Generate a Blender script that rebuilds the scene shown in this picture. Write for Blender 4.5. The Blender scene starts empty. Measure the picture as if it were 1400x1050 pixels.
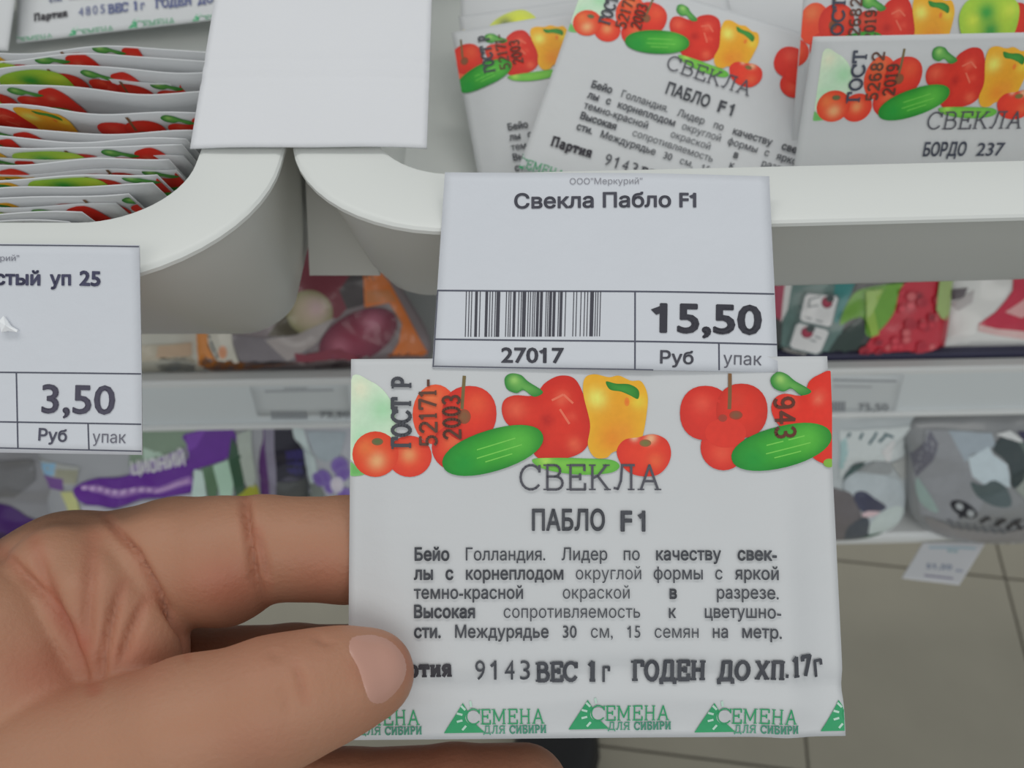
import bpy, math, random
import numpy as np
from mathutils import Vector
from mathutils.geometry import tessellate_polygon, delaunay_2d_cdt
from mathutils.bvhtree import BVHTree

S = bpy.context.scene
COL = S.collection
random.seed(7)
RNG = np.random.default_rng(7)

# ---------------------------------------------------------------- camera
F = 1212.4                     # focal length in pixels of the 1400 x 1050 frame
PITCH = math.radians(50)       # looking down at the shelves
CAMZ = 1.2
cam_d = bpy.data.cameras.new('camera')
cam_d.sensor_width = 36.0
cam_d.lens = 36.0 * F / 1400
cam_d.clip_start = 0.01
cam_d.clip_end = 50
cam_d.dof.use_dof = True
cam_d.dof.focus_distance = 0.162
cam_d.dof.aperture_fstop = 26
cam = bpy.data.objects.new('camera', cam_d)
COL.objects.link(cam)
cam.location = (0, 0, CAMZ)
cam.rotation_euler = (math.pi / 2 - PITCH, 0, 0)
S.camera = cam

# ---------------------------------------------------------------- world, lamps, exposure
w = bpy.data.worlds.new('world')
S.world = w
w.use_nodes = True
w.node_tree.nodes['Background'].inputs['Color'].default_value = (0.93, 0.98, 1.0, 1)
w.node_tree.nodes['Background'].inputs['Strength'].default_value = 0.44


def lamp(name, loc, rot, sx, sy, power, color=(1, 0.98, 0.94)):
    l = bpy.data.lights.new(name, 'AREA')
    l.shape = 'RECTANGLE'
    l.size, l.size_y = sx, sy
    l.energy = power
    l.color = color
    o = bpy.data.objects.new(name, l)
    COL.objects.link(o)
    o.location = loc
    o.rotation_euler = rot
    return o


lamp('ceiling_lamp', (-0.5, 0.8, 3.1), (0, 0, 0), 2.6, 0.5, 15)
lamp('ceiling_lamp', (0.3, -1.9, 2.9), (math.radians(42), 0, 0), 2.8, 1.0, 19)
S.view_settings.view_transform = 'Standard'
S.view_settings.look = 'None'
S.view_settings.gamma = 1
S.view_settings.exposure = 0.0
S.view_settings.use_curve_mapping = False

# ---------------------------------------------------------------- projection helpers
sP, cP = math.sin(PITCH), math.cos(PITCH)
CAM = np.array([0, 0, CAMZ])
AX = np.array([1.0, 0, 0])
AU = np.array([0, sP, cP])
AF = np.array([0, cP, -sP])


def ray(px, py):
    return AX * ((px - 700) / F) + AU * ((525 - py) / F) + AF


def P(px, py, d):
    return CAM + ray(px, py) * d


def PZ(px, py, z):
    r = ray(px, py)
    return CAM + r * ((z - CAMZ) / r[2])


def nrm(v):
    return v / np.linalg.norm(v)


class Plane:
    """a sheet's own frame: u to the right, v upwards, n towards the reader"""
    def __init__(s, o, r, d):
        s.o = np.array(o, float)
        s.ex = nrm(np.array(r) - s.o)
        dn = np.array(d) - s.o
        s.ey = -nrm(dn - s.ex * dn.dot(s.ex))
        s.n = np.cross(s.ex, s.ey)

    def uv(s, pts):
        pts = np.asarray(pts, float).reshape(-1, 2)
        rays = np.outer((pts[:, 0] - 700) / F, AX) + np.outer((525 - pts[:, 1]) / F, AU) + AF
        t = (s.o - CAM).dot(s.n) / rays.dot(s.n)
        q = CAM + rays * t[:, None] - s.o
        return np.stack([q.dot(s.ex), q.dot(s.ey)], 1)

    def at(s, uv, h=0.0):
        uv = np.asarray(uv, float).reshape(-1, 2)
        h = np.broadcast_to(h, (len(uv),))
        return s.o + uv[:, :1] * s.ex + uv[:, 1:] * s.ey + h[:, None] * s.n


# ---------------------------------------------------------------- colours and materials
def lin(c):
    c = np.asarray(c, float) / 255
    return np.where(c <= 0.04045, c / 12.92, ((c + 0.055) / 1.055) ** 2.4)


def alb(c, k=1.6):
    return np.clip(lin(c) * k, 0.004, 0.88)


MATS = {}


def mat(name, color=None, rough=0.6, bump=0.0, bscale=400.0, coat=0.0, spec=0.4, var=0.0, vscale=60.0, sss=0.0, metal=0.0, attr=False):
    if name in MATS:
        return MATS[name]
    m = bpy.data.materials.new(name)
    MATS[name] = m
    m.use_nodes = True
    nt = m.node_tree
    b = nt.nodes['Principled BSDF']
    b.inputs['Roughness'].default_value = rough
    b.inputs['Specular IOR Level'].default_value = spec
    b.inputs['Coat Weight'].default_value = coat
    b.inputs['Metallic'].default_value = metal
    tc = nt.nodes.new('ShaderNodeTexCoord')
    src = None
    if attr:
        a = nt.nodes.new('ShaderNodeAttribute')
        a.attribute_name = 'Col'
        src = a.outputs['Color']
    else:
        b.inputs['Base Color'].default_value = (*color, 1)
    if var > 0:
        n = nt.nodes.new('ShaderNodeTexNoise')
        n.inputs['Scale'].default_value = vscale
        n.inputs['Detail'].default_value = 5
        nt.links.new(tc.outputs['Object'], n.inputs['Vector'])
        mr = nt.nodes.new('ShaderNodeMapRange')
        mr.inputs['To Min'].default_value = 1 - var
        mr.inputs['To Max'].default_value = 1 + var
        nt.links.new(n.outputs['Fac'], mr.inputs['Value'])
        mx = nt.nodes.new('ShaderNodeMix')
        mx.data_type = 'RGBA'
        mx.blend_type = 'MULTIPLY'
        mx.inputs[0].default_value = 1
        if src:
            nt.links.new(src, mx.inputs[6])
        else:
            mx.inputs[6].default_value = (*color, 1)
        nt.links.new(mr.outputs['Result'], mx.inputs[7])
        src = mx.outputs[2]
    if src:
        nt.links.new(src, b.inputs['Base Color'])
    if bump > 0:
        n = nt.nodes.new('ShaderNodeTexNoise')
        n.inputs['Scale'].default_value = bscale
        n.inputs['Detail'].default_value = 6
        nt.links.new(tc.outputs['Object'], n.inputs['Vector'])
        bp = nt.nodes.new('ShaderNodeBump')
        bp.inputs['Strength'].default_value = bump
        bp.inputs['Distance'].default_value = 0.001
        nt.links.new(n.outputs['Fac'], bp.inputs['Height'])
        nt.links.new(bp.outputs['Normal'], b.inputs['Normal'])
    if sss > 0:
        b.inputs['Subsurface Weight'].default_value = sss
        b.inputs['Subsurface Radius'].default_value = (0.004, 0.0015, 0.0008)
        b.inputs['Subsurface Scale'].default_value = 1.0
    return m


M_PAPER = mat('packet_paper', (0.625, 0.64, 0.655), 0.5, 0.12, 260, spec=0.35, var=0.02)
M_TAG = mat('tag_paper', (0.66, 0.685, 0.735), 0.6, 0.10, 500, var=0.02, vscale=150)
M_CARD = mat('card_paper', (0.74, 0.75, 0.78), 0.6, 0.15, 300, var=0.02)
M_BIN = mat('bin_plastic', (0.74, 0.76, 0.735), 0.4, 0.05, 120, spec=0.45, var=0.015, vscale=25)
M_SHELF = mat('shelf_enamel', (0.70, 0.72, 0.72), 0.45, 0.03, 80, var=0.02)
M_RAIL = mat('rail_plastic', (0.74, 0.79, 0.81), 0.35, 0.03, 80, var=0.03, vscale=20)
M_RLIP = mat('rail_lip_plastic', (0.80, 0.82, 0.82), 0.35)
M_GAPSHADE = mat('rail_gap_shade', (0.06, 0.06, 0.11), 0.5)  # dark navy colour imitating shade in the gap behind the rail
M_PRINT = mat('ink_print', None, 0.5, attr=True, spec=0.35, var=0.08, vscale=900)
M_RAILTAG = mat('rail_tag_paper', (0.68, 0.72, 0.735), 0.4, var=0.02)
M_FOIL = mat('bag_film', None, 0.3, 0.35, 90, attr=True, spec=0.5, coat=0.25)
M_BAGP = mat('bag_print', None, 0.3, 0.25, 90, attr=True, spec=0.5, coat=0.25, var=0.10, vscale=180)
M_SKIN = mat('skin', None, 0.5, 0.16, 1100, attr=True, spec=0.3, var=0.06, vscale=70, sss=0.12)
M_NAIL = mat('nail', (0.54, 0.295, 0.23), 0.36, 0.05, 400, spec=0.45, coat=0.1)
M_TILE = mat('floor_tile_glaze', (0.36, 0.335, 0.27), 0.4, 0.10, 60, spec=0.4, var=0.10, vscale=9)
M_GROUT = mat('grout', (0.11, 0.10, 0.085), 0.8)
M_BLACK = mat('boot_leather', (0.012, 0.012, 0.014), 0.5, 0.3, 200)
M_SOLE = mat('boot_rubber', (0.02, 0.02, 0.02), 0.8)
M_GLARE = mat('painted_glare_white', (0.93, 0.95, 0.97), 0.35, spec=0.8)  # near-white colour imitating a lamp reflection on the left tag


# ---------------------------------------------------------------- object helpers
def empty(name, loc, label, cat, group=None):
    o = bpy.data.objects.new(name, None)
    COL.objects.link(o)
    o.location = tuple(loc)
    o.empty_display_size = 0.01
    o['label'] = label
    o['category'] = cat
    if group:
        o['group'] = group
    return o


def worldloc(o):
    v = np.zeros(3)
    while o is not None:
        v += np.array(o.location)
        o = o.parent
    return v


def mk(name, verts, faces, m, parent=None, colors=None, smooth=False, loc=None, **props):
    verts = np.asarray(verts, float).reshape(-1, 3)
    base = worldloc(parent) if parent is not None else np.zeros(3)
    org = np.zeros(3)
    if loc is not None:
        org = np.array(loc, float) - base
    me = bpy.data.meshes.new(name)
    me.from_pydata((verts - base - org).tolist(), [], [tuple(int(i) for i in f) for f in faces])
    if colors is not None:
        ca = me.color_attributes.new('Col', 'FLOAT_COLOR', 'POINT')
        c4 = np.ones((len(verts), 4))
        c4[:, :3] = colors
        ca.data.foreach_set('color', c4.ravel())
    if smooth:
        me.polygons.foreach_set('use_smooth', [True] * len(me.polygons))
    me.materials.append(m)
    me.update()
    o = bpy.data.objects.new(name, me)
    o.location = tuple(org)
    if parent is not None:
        o.parent = parent
    COL.objects.link(o)
    for k, v in props.items():
        o[k] = v
    return o


def box_vf(x0, x1, y0, y1, z0, z1, bev=0.0):
    """box with a chamfer all round"""
    b = min(bev, (x1 - x0) / 3, (y1 - y0) / 3, (z1 - z0) / 3)
    if b <= 0:
        v = [(x, y, z) for z in (z0, z1) for y in (y0, y1) for x in (x0, x1)]
        f = [(0, 2, 3, 1), (4, 5, 7, 6), (0, 1, 5, 4), (2, 6, 7, 3), (0, 4, 6, 2), (1, 3, 7, 5)]
        return v, f
    v = []
    for sx in (0, 1):
        for sy in (0, 1):
            for sz in (0, 1):
                X, Y, Z = (x0, x1)[sx], (y0, y1)[sy], (z0, z1)[sz]
                ix, iy, iz = (b, -b)[sx], (b, -b)[sy], (b, -b)[sz]
                v += [(X, Y + iy, Z + iz), (X + ix, Y, Z + iz), (X + ix, Y + iy, Z)]
    id_ = lambda sx, sy, sz, k: (sx * 4 + sy * 2 + sz) * 3 + k
    f = []
    for s in (0, 1):
        f.append([id_(s, 0, 0, 0), id_(s, 1, 0, 0), id_(s, 1, 1, 0), id_(s, 0, 1, 0)])
        f.append([id_(0, s, 0, 1), id_(1, s, 0, 1), id_(1, s, 1, 1), id_(0, s, 1, 1)])
        f.append([id_(0, 0, s, 2), id_(1, 0, s, 2), id_(1, 1, s, 2), id_(0, 1, s, 2)])
    for a in (0, 1):
        for c in (0, 1):
            f.append([id_(a, c, 0, 0), id_(a, c, 1, 0), id_(a, c, 1, 1), id_(a, c, 0, 1)])
            f.append([id_(a, 0, c, 0), id_(a, 1, c, 0), id_(a, 1, c, 2), id_(a, 0, c, 2)])
            f.append([id_(0, a, c, 1), id_(1, a, c, 1), id_(1, a, c, 2), id_(0, a, c, 2)])
    for a in (0, 1):
        for c in (0, 1):
            for d in (0, 1):
                f.append([id_(a, c, d, k) for k in range(3)])
    return v, f


def fix_normals(o):
    import bmesh
    bm = bmesh.new()
    bm.from_mesh(o.data)
    bmesh.ops.recalc_face_normals(bm, faces=bm.faces)
    bm.to_mesh(o.data)
    bm.free()
    return o


# ---------------------------------------------------------------- flat print: artwork in reference pixels
class Art:
    def __init__(s, k=1.6):
        s.items = []     # (part, verts Nx2, tris, colors Nx3, layer)
        s.layer = 0
        s.k = k

    def add(s, part, v, f, c, layer=None):
        v = np.asarray(v, float).reshape(-1, 2)
        c = np.asarray(c, float)
        if c.ndim == 1:
            c = np.tile(c, (len(v), 1))
        if layer is None:
            s.layer += 1
            layer = s.layer
        s.items.append((part, v, np.asarray(f, int).reshape(-1, 3), c, layer))

    def to_uv(s, plane):
        a = Art(s.k)
        a.items = [(p, plane.uv(v), f, c, l) for p, v, f, c, l in s.items]
        return a


def subdiv(v, f, maxlen):
    v = [tuple(p) for p in np.asarray(v, float)]
    f = [tuple(t) for t in f]
    for _ in range(5):
        out, cache, did = [], {}, False

        def mid(a, b):
            k = (min(a, b), max(a, b))
            if k not in cache:
                cache[k] = len(v)
                v.append(((v[a][0] + v[b][0]) / 2, (v[a][1] + v[b][1]) / 2))
            return cache[k]
        L = lambda a, b: math.hypot(v[a][0] - v[b][0], v[a][1] - v[b][1])
        long_ = lambda a, b: L(a, b) > maxlen
        for a, b, c in f:
            e = [long_(a, b), long_(b, c), long_(c, a)]
            n = sum(e)
            if n == 0:
                out.append((a, b, c))
                continue
            did = True
            if n == 3:
                x, y, z = mid(a, b), mid(b, c), mid(c, a)
                out += [(a, x, z), (x, b, y), (z, y, c), (x, y, z)]
            elif n == 1:
                while not e[0]:
                    a, b, c = b, c, a
                    e = e[1:] + e[:1]
                x = mid(a, b)
                out += [(a, x, c), (x, b, c)]
            else:
                while e[2]:
                    a, b, c = b, c, a
                    e = e[1:] + e[:1]
                x, y = mid(a, b), mid(b, c)
                out += [(a, x, c), (x, y, c), (x, b, y)]
        f = out
        if not did:
            break
    return np.array(v), np.array(f)


def spline(pts, n=6):
    """closed Catmull-Rom"""
    p = np.asarray(pts, float)
    N = len(p)
    out = []
    for i in range(N):
        a, b, c, d = p[i - 1], p[i], p[(i + 1) % N], p[(i + 2) % N]
        for j in range(n):
            t = j / n
            out.append(0.5 * ((2 * b) + (c - a) * t + (2 * a - 5 * b + 4 * c - d) * t * t + (3 * b - a - 3 * c + d) * t ** 3))
    return np.array(out)


def ell(cx, cy, rx, ry, rot=0, n=28, p=2.0):
    a = np.linspace(0, 2 * math.pi, n, endpoint=False)
    c, s = np.cos(a), np.sin(a)
    x = np.sign(c) * np.abs(c) ** (2 / p) * rx
    y = np.sign(s) * np.abs(s) ** (2 / p) * ry
    r = math.radians(rot)
    return np.stack([cx + x * math.cos(r) - y * math.sin(r), cy + x * math.sin(r) + y * math.cos(r)], 1)


def blob(art, part, pts, mid_c, edge_c, hl=(), rings=7, center=None, clip=None):
    pts = np.asarray(pts, float)
    c = np.array(center) if center is not None else pts.mean(0)
    N = len(pts)
    v = [c]
    rr = [0.0]
    for k in range(1, rings + 1):
        t = k / rings
        v += list(c + (pts - c) * t)
        rr += [t] * N
    v = np.array(v)
    rr = np.array(rr)[:, None]
    f = [(0, 1 + i, 1 + (i + 1) % N) for i in range(N)]
    for k in range(rings - 1):
        a, b = 1 + k * N, 1 + (k + 1) * N
        for i in range(N):
            j = (i + 1) % N
            f += [(a + i, b + i, b + j), (a + i, b + j, a + j)]
    mc, ec = alb(mid_c, art.k), alb(edge_c, art.k)
    col = mc * (1 - rr ** 2) + ec * rr ** 2
    for hx, hy, hr, hc in hl:
        g = np.exp(-(((v[:, 0] - hx) ** 2 + (v[:, 1] - hy) ** 2) / hr ** 2))[:, None]
        col = col * (1 - g) + alb(hc, art.k) * g
    if clip:
        v[:, 0] = np.clip(v[:, 0], clip[0], clip[1])
    art.add(part, v, f, col)


def poly(art, part, pts, c, maxlen=9, layer=None):
    pts = [tuple(map(float, p)) for p in pts]
    t = tessellate_polygon([[Vector((x, y, 0)) for x, y in pts]])
    v, f = subdiv(pts, t, maxlen)
    art.add(part, v, f, alb(c, art.k), layer)


def strip(art, part, a, b, wd, c, seg=12, layer=None):
    a, b = np.array(a, float), np.array(b, float)
    L = max(1, min(60, int(np.linalg.norm(b - a) / seg)))
    d = nrm(b - a)
    n = np.array([-d[1], d[0]]) * wd / 2
    v, f = [], []
    for i in range(L + 1):
        p = a + (b - a) * i / L
        v += [p + n, p - n]
    for i in range(L):
        f += [(2 * i, 2 * i + 1, 2 * i + 3), (2 * i, 2 * i + 3, 2 * i + 2)]
    art.add(part, v, f, alb(c, art.k), layer)


# sans lettering from the built-in font
_tc = {}


def _one(pre):
    c = bpy.data.curves.new('t', 'FONT')
    c.body = pre
    c.fill_mode = 'NONE'
    o = bpy.data.objects.new('t', c)
    COL.objects.link(o)
    me = o.to_mesh()
    P2 = np.array([x.co[:2] for x in me.vertices])
    o.to_mesh_clear()
    bpy.data.objects.remove(o)
    bpy.data.curves.remove(c)
    xr = P2[:, 0].max()
    return xr, P2[P2[:, 0] > xr - 0.05][:, 1].max()


def glyphs(s, bold=0.0):
    """triangles of a word: the font's outlines, filled here by the non-zero rule"""
    key = (s, bold)
    if key in _tc:
        return _tc[key]
    c = bpy.data.curves.new('t', 'FONT')
    c.body = s
    c.resolution_u = 3
    c.offset = bold
    c.fill_mode = 'NONE'
    o = bpy.data.objects.new('t', c)
    COL.objects.link(o)
    me = o.to_mesh()
    P2 = np.array([x.co[:2] for x in me.vertices])
    nx_ = {}
    for e in me.edges:
        nx_[e.vertices[0]] = e.vertices[1]
    ed = [tuple(e.vertices) for e in me.edges]
    o.to_mesh_clear()
    bpy.data.objects.remove(o)
    bpy.data.curves.remove(c)
    A_, B_ = P2[[e[0] for e in ed]], P2[[e[1] for e in ed]]
    r = delaunay_2d_cdt([Vector(p) for p in P2], ed, [], 0, 1e-6)
    v = np.array([p[:] for p in r[0]])
    f = np.array(r[2])
    cen = v[f].mean(1)
    cx, cy = cen[:, :1], cen[:, 1:]
    up = (A_[:, 1] <= cy) & (B_[:, 1] > cy)
    dn = (A_[:, 1] > cy) & (B_[:, 1] <= cy)
    cr = (B_[:, 0] - A_[:, 0]) * (cy - A_[:, 1]) - (cx - A_[:, 0]) * (B_[:, 1] - A_[:, 1])
    wn = (up & (cr > 0)).sum(1) - (dn & (cr < 0)).sum(1)
    f = f[wn != 0]
    used, inv = np.unique(f, return_inverse=True)
    v, f = v[used], inv.reshape(-1, 3)
    quads = []
    if bold > 0:
        for p, q in zip(A_, B_):
            L = np.linalg.norm(q - p)
            if L > 1e-5:
                d = (q - p) / L
                n = np.array([-d[1], d[0]]) * bold
                p, q = p - d * bold * 0.5, q + d * bold * 0.5
                quads.append((p + n, p - n, q - n, q + n))
    for i, ch in enumerate(s):
        if ch == '1':
            w1 = _one(s[:i + 1])
            n = np.array([-0.05, 0.06]) * (0.7 + bold * 14)
            p, q = np.array([w1[0] - 0.05, w1[1] - 0.075 - bold]), np.array([w1[0] - 0.22 - bold, w1[1] - 0.20])
            quads.append((p + n, p - n, q - n, q + n))
    if quads:
        k = len(v)
        v = np.vstack([v, np.array(quads).reshape(-1, 2)])
        f = np.vstack([f] + [[(k + 4 * j, k + 4 * j + 1, k + 4 * j + 2), (k + 4 * j, k + 4 * j + 2, k + 4 * j + 3)] for j in range(len(quads))])
    _tc[key] = (v, f)
    return _tc[key]


CAP = glyphs('Н')[0][:, 1].max()


def text(art, s, p0, p1, cap, c, bold=0.0, layer=50, part='lettering'):
    """s stretched between the baseline ends p0, p1 (pixels), capitals `cap` pixels tall"""
    v, f = glyphs(s, bold)
    p0, p1 = np.array(p0, float), np.array(p1, float)
    x0, x1 = v[:, 0].min(), v[:, 0].max()
    d = p1 - p0
    e = nrm(d)
    up = np.array([e[1], -e[0]])
    q = p0 + ((v[:, :1] - x0) / (x1 - x0)) * d + (v[:, 1:] / CAP) * cap * up
    art.add(part, q, f, alb(c, art.k), layer)


def line_just(art, words, x0, x1, y0, y1, cap, c, bolds=None, layer=50, squeeze=1.0):
    ws = []
    for i, wd in enumerate(words):
        v, _ = glyphs(wd, bolds[i] if bolds else 0.02)
        ws.append((v[:, 0].max() - v[:, 0].min()) / CAP * cap * squeeze)
    gap = (x1 - x0 - sum(ws)) / max(1, len(words) - 1)
    x = x0
    for i, wd in enumerate(words):
        ya = y0 + (y1 - y0) * (x - x0) / (x1 - x0)
        yb = y0 + (y1 - y0) * (x + ws[i] - x0) / (x1 - x0)
        text(art, wd, (x, ya), (x + ws[i], yb), cap, c, bolds[i] if bolds else 0.02, layer)
        x += ws[i] + gap


# serif / slab lettering drawn by strokes
def arc(cx, cy, rx, ry, a0, a1, n=10):
    return [(cx + rx * math.cos(math.radians(a0 + (a1 - a0) * i / n)), cy + ry * math.sin(math.radians(a0 + (a1 - a0) * i / n))) for i in range(n + 1)]


def bowl(x, y0, y1, w_):
    r = (y1 - y0) / 2
    return [(x, y1), (x + w_ - r * 0.8, y1)] + arc(x + w_ - r * 0.8, (y0 + y1) / 2, r * 0.8, r, 90, -90, 8) + [(x, y0)]


_ = None
G = {
    'С': (0.72, [arc(.38, .5, .34, .5, 40, 320, 14), [(.66, .98), (.66, .72)]], []),
    'В': (0.70, [[(.14, 0), (.14, 1)], bowl(.14, .53, 1, .42), bowl(.14, 0, .53, .5)], [(.12, 0), (.12, 1)]),
    'Е': (0.66, [[(.14, 0), (.14, 1)], [(.14, 1), (.6, 1), (.6, .78)], [(.14, .52), (.46, .52)], [(.14, 0), (.62, 0), (.62, .24)], [(.46, .4), (.46, .64)]], [(.12, 0), (.12, 1)]),
    'К': (0.76, [[(.14, 0), (.14, 1)], [(.14, .46), (.32, .55), (.6, 1)], [(.32, .55), (.66, 0)]], [(.14, 0), (.14, 1), (.64, 0), (.6, 1)]),
    'Л': (0.76, [[(.6, 0), (.6, 1)], [(.28, 1), (.7, 1)], [(.3, 1), (.26, .35), (.16, .02), (.04, .06)]], [(.6, 0)]),
    'А': (0.76, [[(.1, 0), (.38, 1), (.66, 0)], [(.2, .34), (.57, .34)]], [(.1, 0), (.66, 0)]),
    'Г': (0.62, [[(.16, 0), (.16, 1), (.56, 1), (.56, .74)]], [(.16, 0), (.1, 1)]),
    'О': (0.74, [arc(.37, .5, .3, .5, 0, 360, 18)], []),
    'Т': (0.68, [[(.34, 0), (.34, 1)], [(.06, .76), (.06, 1), (.62, 1), (.62, .76)]], [(.34, 0)]),
    'Р': (0.66, [[(.16, 0), (.16, 1)], bowl(.16, .46, 1, .42)], [(.16, 0), (.12, 1)]),
    'Н': (0.78, [[(.16, 0), (.16, 1)], [(.62, 0), (.62, 1)], [(.16, .5), (.62, .5)]], [(.16, 0), (.16, 1), (.62, 0), (.62, 1)]),
    'П': (0.78, [[(.16, 0), (.16, 1), (.62, 1), (.62, 0)]], [(.16, 0), (.16, 1), (.62, 0), (.62, 1)]),
    'I': (0.36, [[(.18, 0), (.18, 1)]], [(.18, 0), (.18, 1)]),
    'И': (0.78, [[(.16, 0), (.16, 1)], [(.62, 0), (.62, 1)], [(.16, .08), (.62, .92)]], [(.16, 0), (.16, 1), (.62, 0), (.62, 1)]),
    'М': (0.92, [[(.14, 0), (.14, 1), (.45, .2), (.76, 1), (.76, 0)]], [(.14, 0), (.76, 0), (.1, 1), (.8, 1)]),
    'Д': (0.80, [[(.62, 0), (.62, 1), (.26, 1), (.24, .4), (.14, 0)], [(.05, -.18), (.05, 0), (.74, 0), (.74, -.18)]], []),
    'Б': (0.68, [[(.14, 0), (.14, 1), (.56, 1), (.56, .8)], bowl(.14, 0, .55, .46)], [(.12, 1)]),
    'Х': (0.76, [[(.1, 0), (.62, 1)], [(.1, 1), (.62, 0)]], [(.1, 0), (.62, 1), (.1, 1), (.62, 0)]),
    'Я': (0.72, [[(.58, 0), (.58, 1)], [(.58, 1), (.3, 1)] + arc(.3, .74, .2, .26, 90, 270, 8) + [(.58, .48)], [(.34, .48), (.1, 0)]], [(.58, 0), (.58, 1), (.1, 0)]),
    'а': (0.56, [[(.12, .62)] + arc(.28, .52, .16, .16, 140, 0, 6) + [(.44, 0), (.5, 0)], arc(.27, .18, .17, .18, 60, 360, 10)], []),
    'р': (0.60, [[(.14, .68), (.14, -.3)], arc(.33, .34, .19, .33, 180, -180, 14)], [(.14, -.3)]),
    'т': (0.56, [[(.28, 0), (.28, .68)], [(.06, .5), (.06, .68), (.5, .68), (.5, .5)]], [(.28, 0)]),
    'и': (0.60, [[(.14, 0), (.14, .68)], [(.48, 0), (.48, .68)], [(.14, .05), (.48, .63)]], [(.14, 0), (.14, .68), (.48, 0), (.48, .68)]),
    'я': (0.56, [[(.44, 0), (.44, .68), (.26, .68)] + arc(.26, .5, .15, .18, 90, 270, 6) + [(.44, .32)], [(.28, .32), (.1, 0)]], [(.44, 0)]),
    'г': (0.46, [[(.14, 0), (.14, .68), (.42, .68), (.42, .5)]], [(.14, 0)]),
    '1': (0.44, [[(.22, 0), (.22, 1), (.08, .84)]], [(.22, 0)]),
    '2': (0.60, [arc(.3, .72, .22, .28, 165, -30, 8) + [(.08, 0), (.54, 0)]], []),
    '3': (0.60, [arc(.28, .74, .2, .26, 150, -90, 8), arc(.28, .24, .22, .26, 90, -150, 8)], []),
    '5': (0.60, [[(.5, 1), (.14, 1), (.12, .55)] + arc(.28, .3, .23, .3, 110, -140, 10)], []),
    '7': (0.58, [[(.08, .82), (.08, 1), (.52, 1), (.24, 0)]], []),
    '0': (0.60, [arc(.3, .5, .21, .5, 0, 360, 16)], []),
    '9': (0.60, [arc(.3, .7, .2, .3, 0, 360, 12), [(.5, .7)] + arc(.28, .3, .22, .3, 0, -130, 6)], []),
    '4': (0.62, [[(.42, 0), (.42, 1), (.06, .3), (.56, .3)]], []),
    '6': (0.60, [arc(.3, .3, .2, .3, 0, 360, 12), [(.1, .3)] + arc(.32, .7, .22, .3, 180, 50, 6)], []),
    '8': (0.60, [arc(.3, .75, .17, .25, 0, 360, 12), arc(.3, .25, .21, .25, 0, 360, 12)], []),
    '-': (0.44, [[(.08, .45), (.36, .45)]], []),
    '.': (0.30, [[(.12, 0), (.12, .12)]], []),
    ' ': (0.45, [], []),
}


def slab(art, s, p0, p1, cap, c, t=0.15, layer=50, serif=0.24, part='lettering', sp=0.06):
    segs = []
    x = 0.0
    for ch in s:
        wd, st, sf = G[ch]
        for pl in st:
            for a, b in zip(pl[:-1], pl[1:]):
                segs.append((x + a[0], a[1], x + b[0], b[1], t))
        for sx, sy in sf:
            segs.append((x + sx - serif / 2, sy, x + sx + serif / 2, sy, t * 0.6))
        x += wd + sp
    W = x - sp
    p0, p1 = np.array(p0, float), np.array(p1, float)
    d = (p1 - p0) / W
    e = nrm(d)
    up = np.array([e[1], -e[0]]) * cap
    v, f = [], []
    wx = np.linalg.norm(d)
    for x0, y0, x1, y1, th in segs:
        a = p0 + d * x0 + up * y0
        b = p0 + d * x1 + up * y1
        L = np.linalg.norm(b - a)
        if L < 1e-6:
            continue
        dd = (b - a) / L
        n = np.array([-dd[1], dd[0]]) * th * min(cap, wx * 1.15) / 2
        a = a - dd * th * cap * 0.25
        b = b + dd * th * cap * 0.25
        k = len(v)
        v += [a + n, a - n, b - n, b + n]
        f += [(k, k + 1, k + 2), (k, k + 2, k + 3)]
    art.add(part, v, f, alb(c, art.k), layer)


# ---------------------------------------------------------------- sheets (packets, tags, cards)
def grid_sheet(name, plane, quad_uv, hf, m, parent, thick=0.0003, nx=30, ny=24, belly=0.0, **props):
    """thin closed body over the quad (TL,TR,BR,BL in u,v)"""
    q = np.asarray(quad_uv, float)
    s, t = np.meshgrid(np.linspace(0, 1, nx + 1), np.linspace(0, 1, ny + 1))
    s, t = s.ravel()[:, None], t.ravel()[:, None]
    uv = (q[0] * (1 - s) + q[1] * s) * (1 - t) + (q[3] * (1 - s) + q[2] * s) * t
    h = hf(uv)
    edge = np.clip(np.minimum(np.minimum(s, 1 - s), np.minimum(t, 1 - t))[:, 0] / 0.18, 0, 1)
    top = plane.at(uv, h)
    bot = plane.at(uv, h - thick - belly * edge ** 0.7)
    n = len(uv)
    f = []
    I = lambda i, j: j * (nx + 1) + i
    for j in range(ny):
        for i in range(nx):
            f.append((I(i, j), I(i, j + 1), I(i + 1, j + 1), I(i + 1, j)))
            f.append((n + I(i, j), n + I(i + 1, j), n + I(i + 1, j + 1), n + I(i, j + 1)))
    rim = [I(i, 0) for i in range(nx)] + [I(nx, j) for j in range(ny)] + [I(i, ny) for i in range(nx, 0, -1)] + [I(0, j) for j in range(ny, 0, -1)]
    for a, b in zip(rim, rim[1:] + rim[:1]):
        f.append((a, b, n + b, n + a))
    return mk(name, np.vstack([top, bot]), f, m, parent, smooth=True, **props)


PART_LABEL = {}


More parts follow.
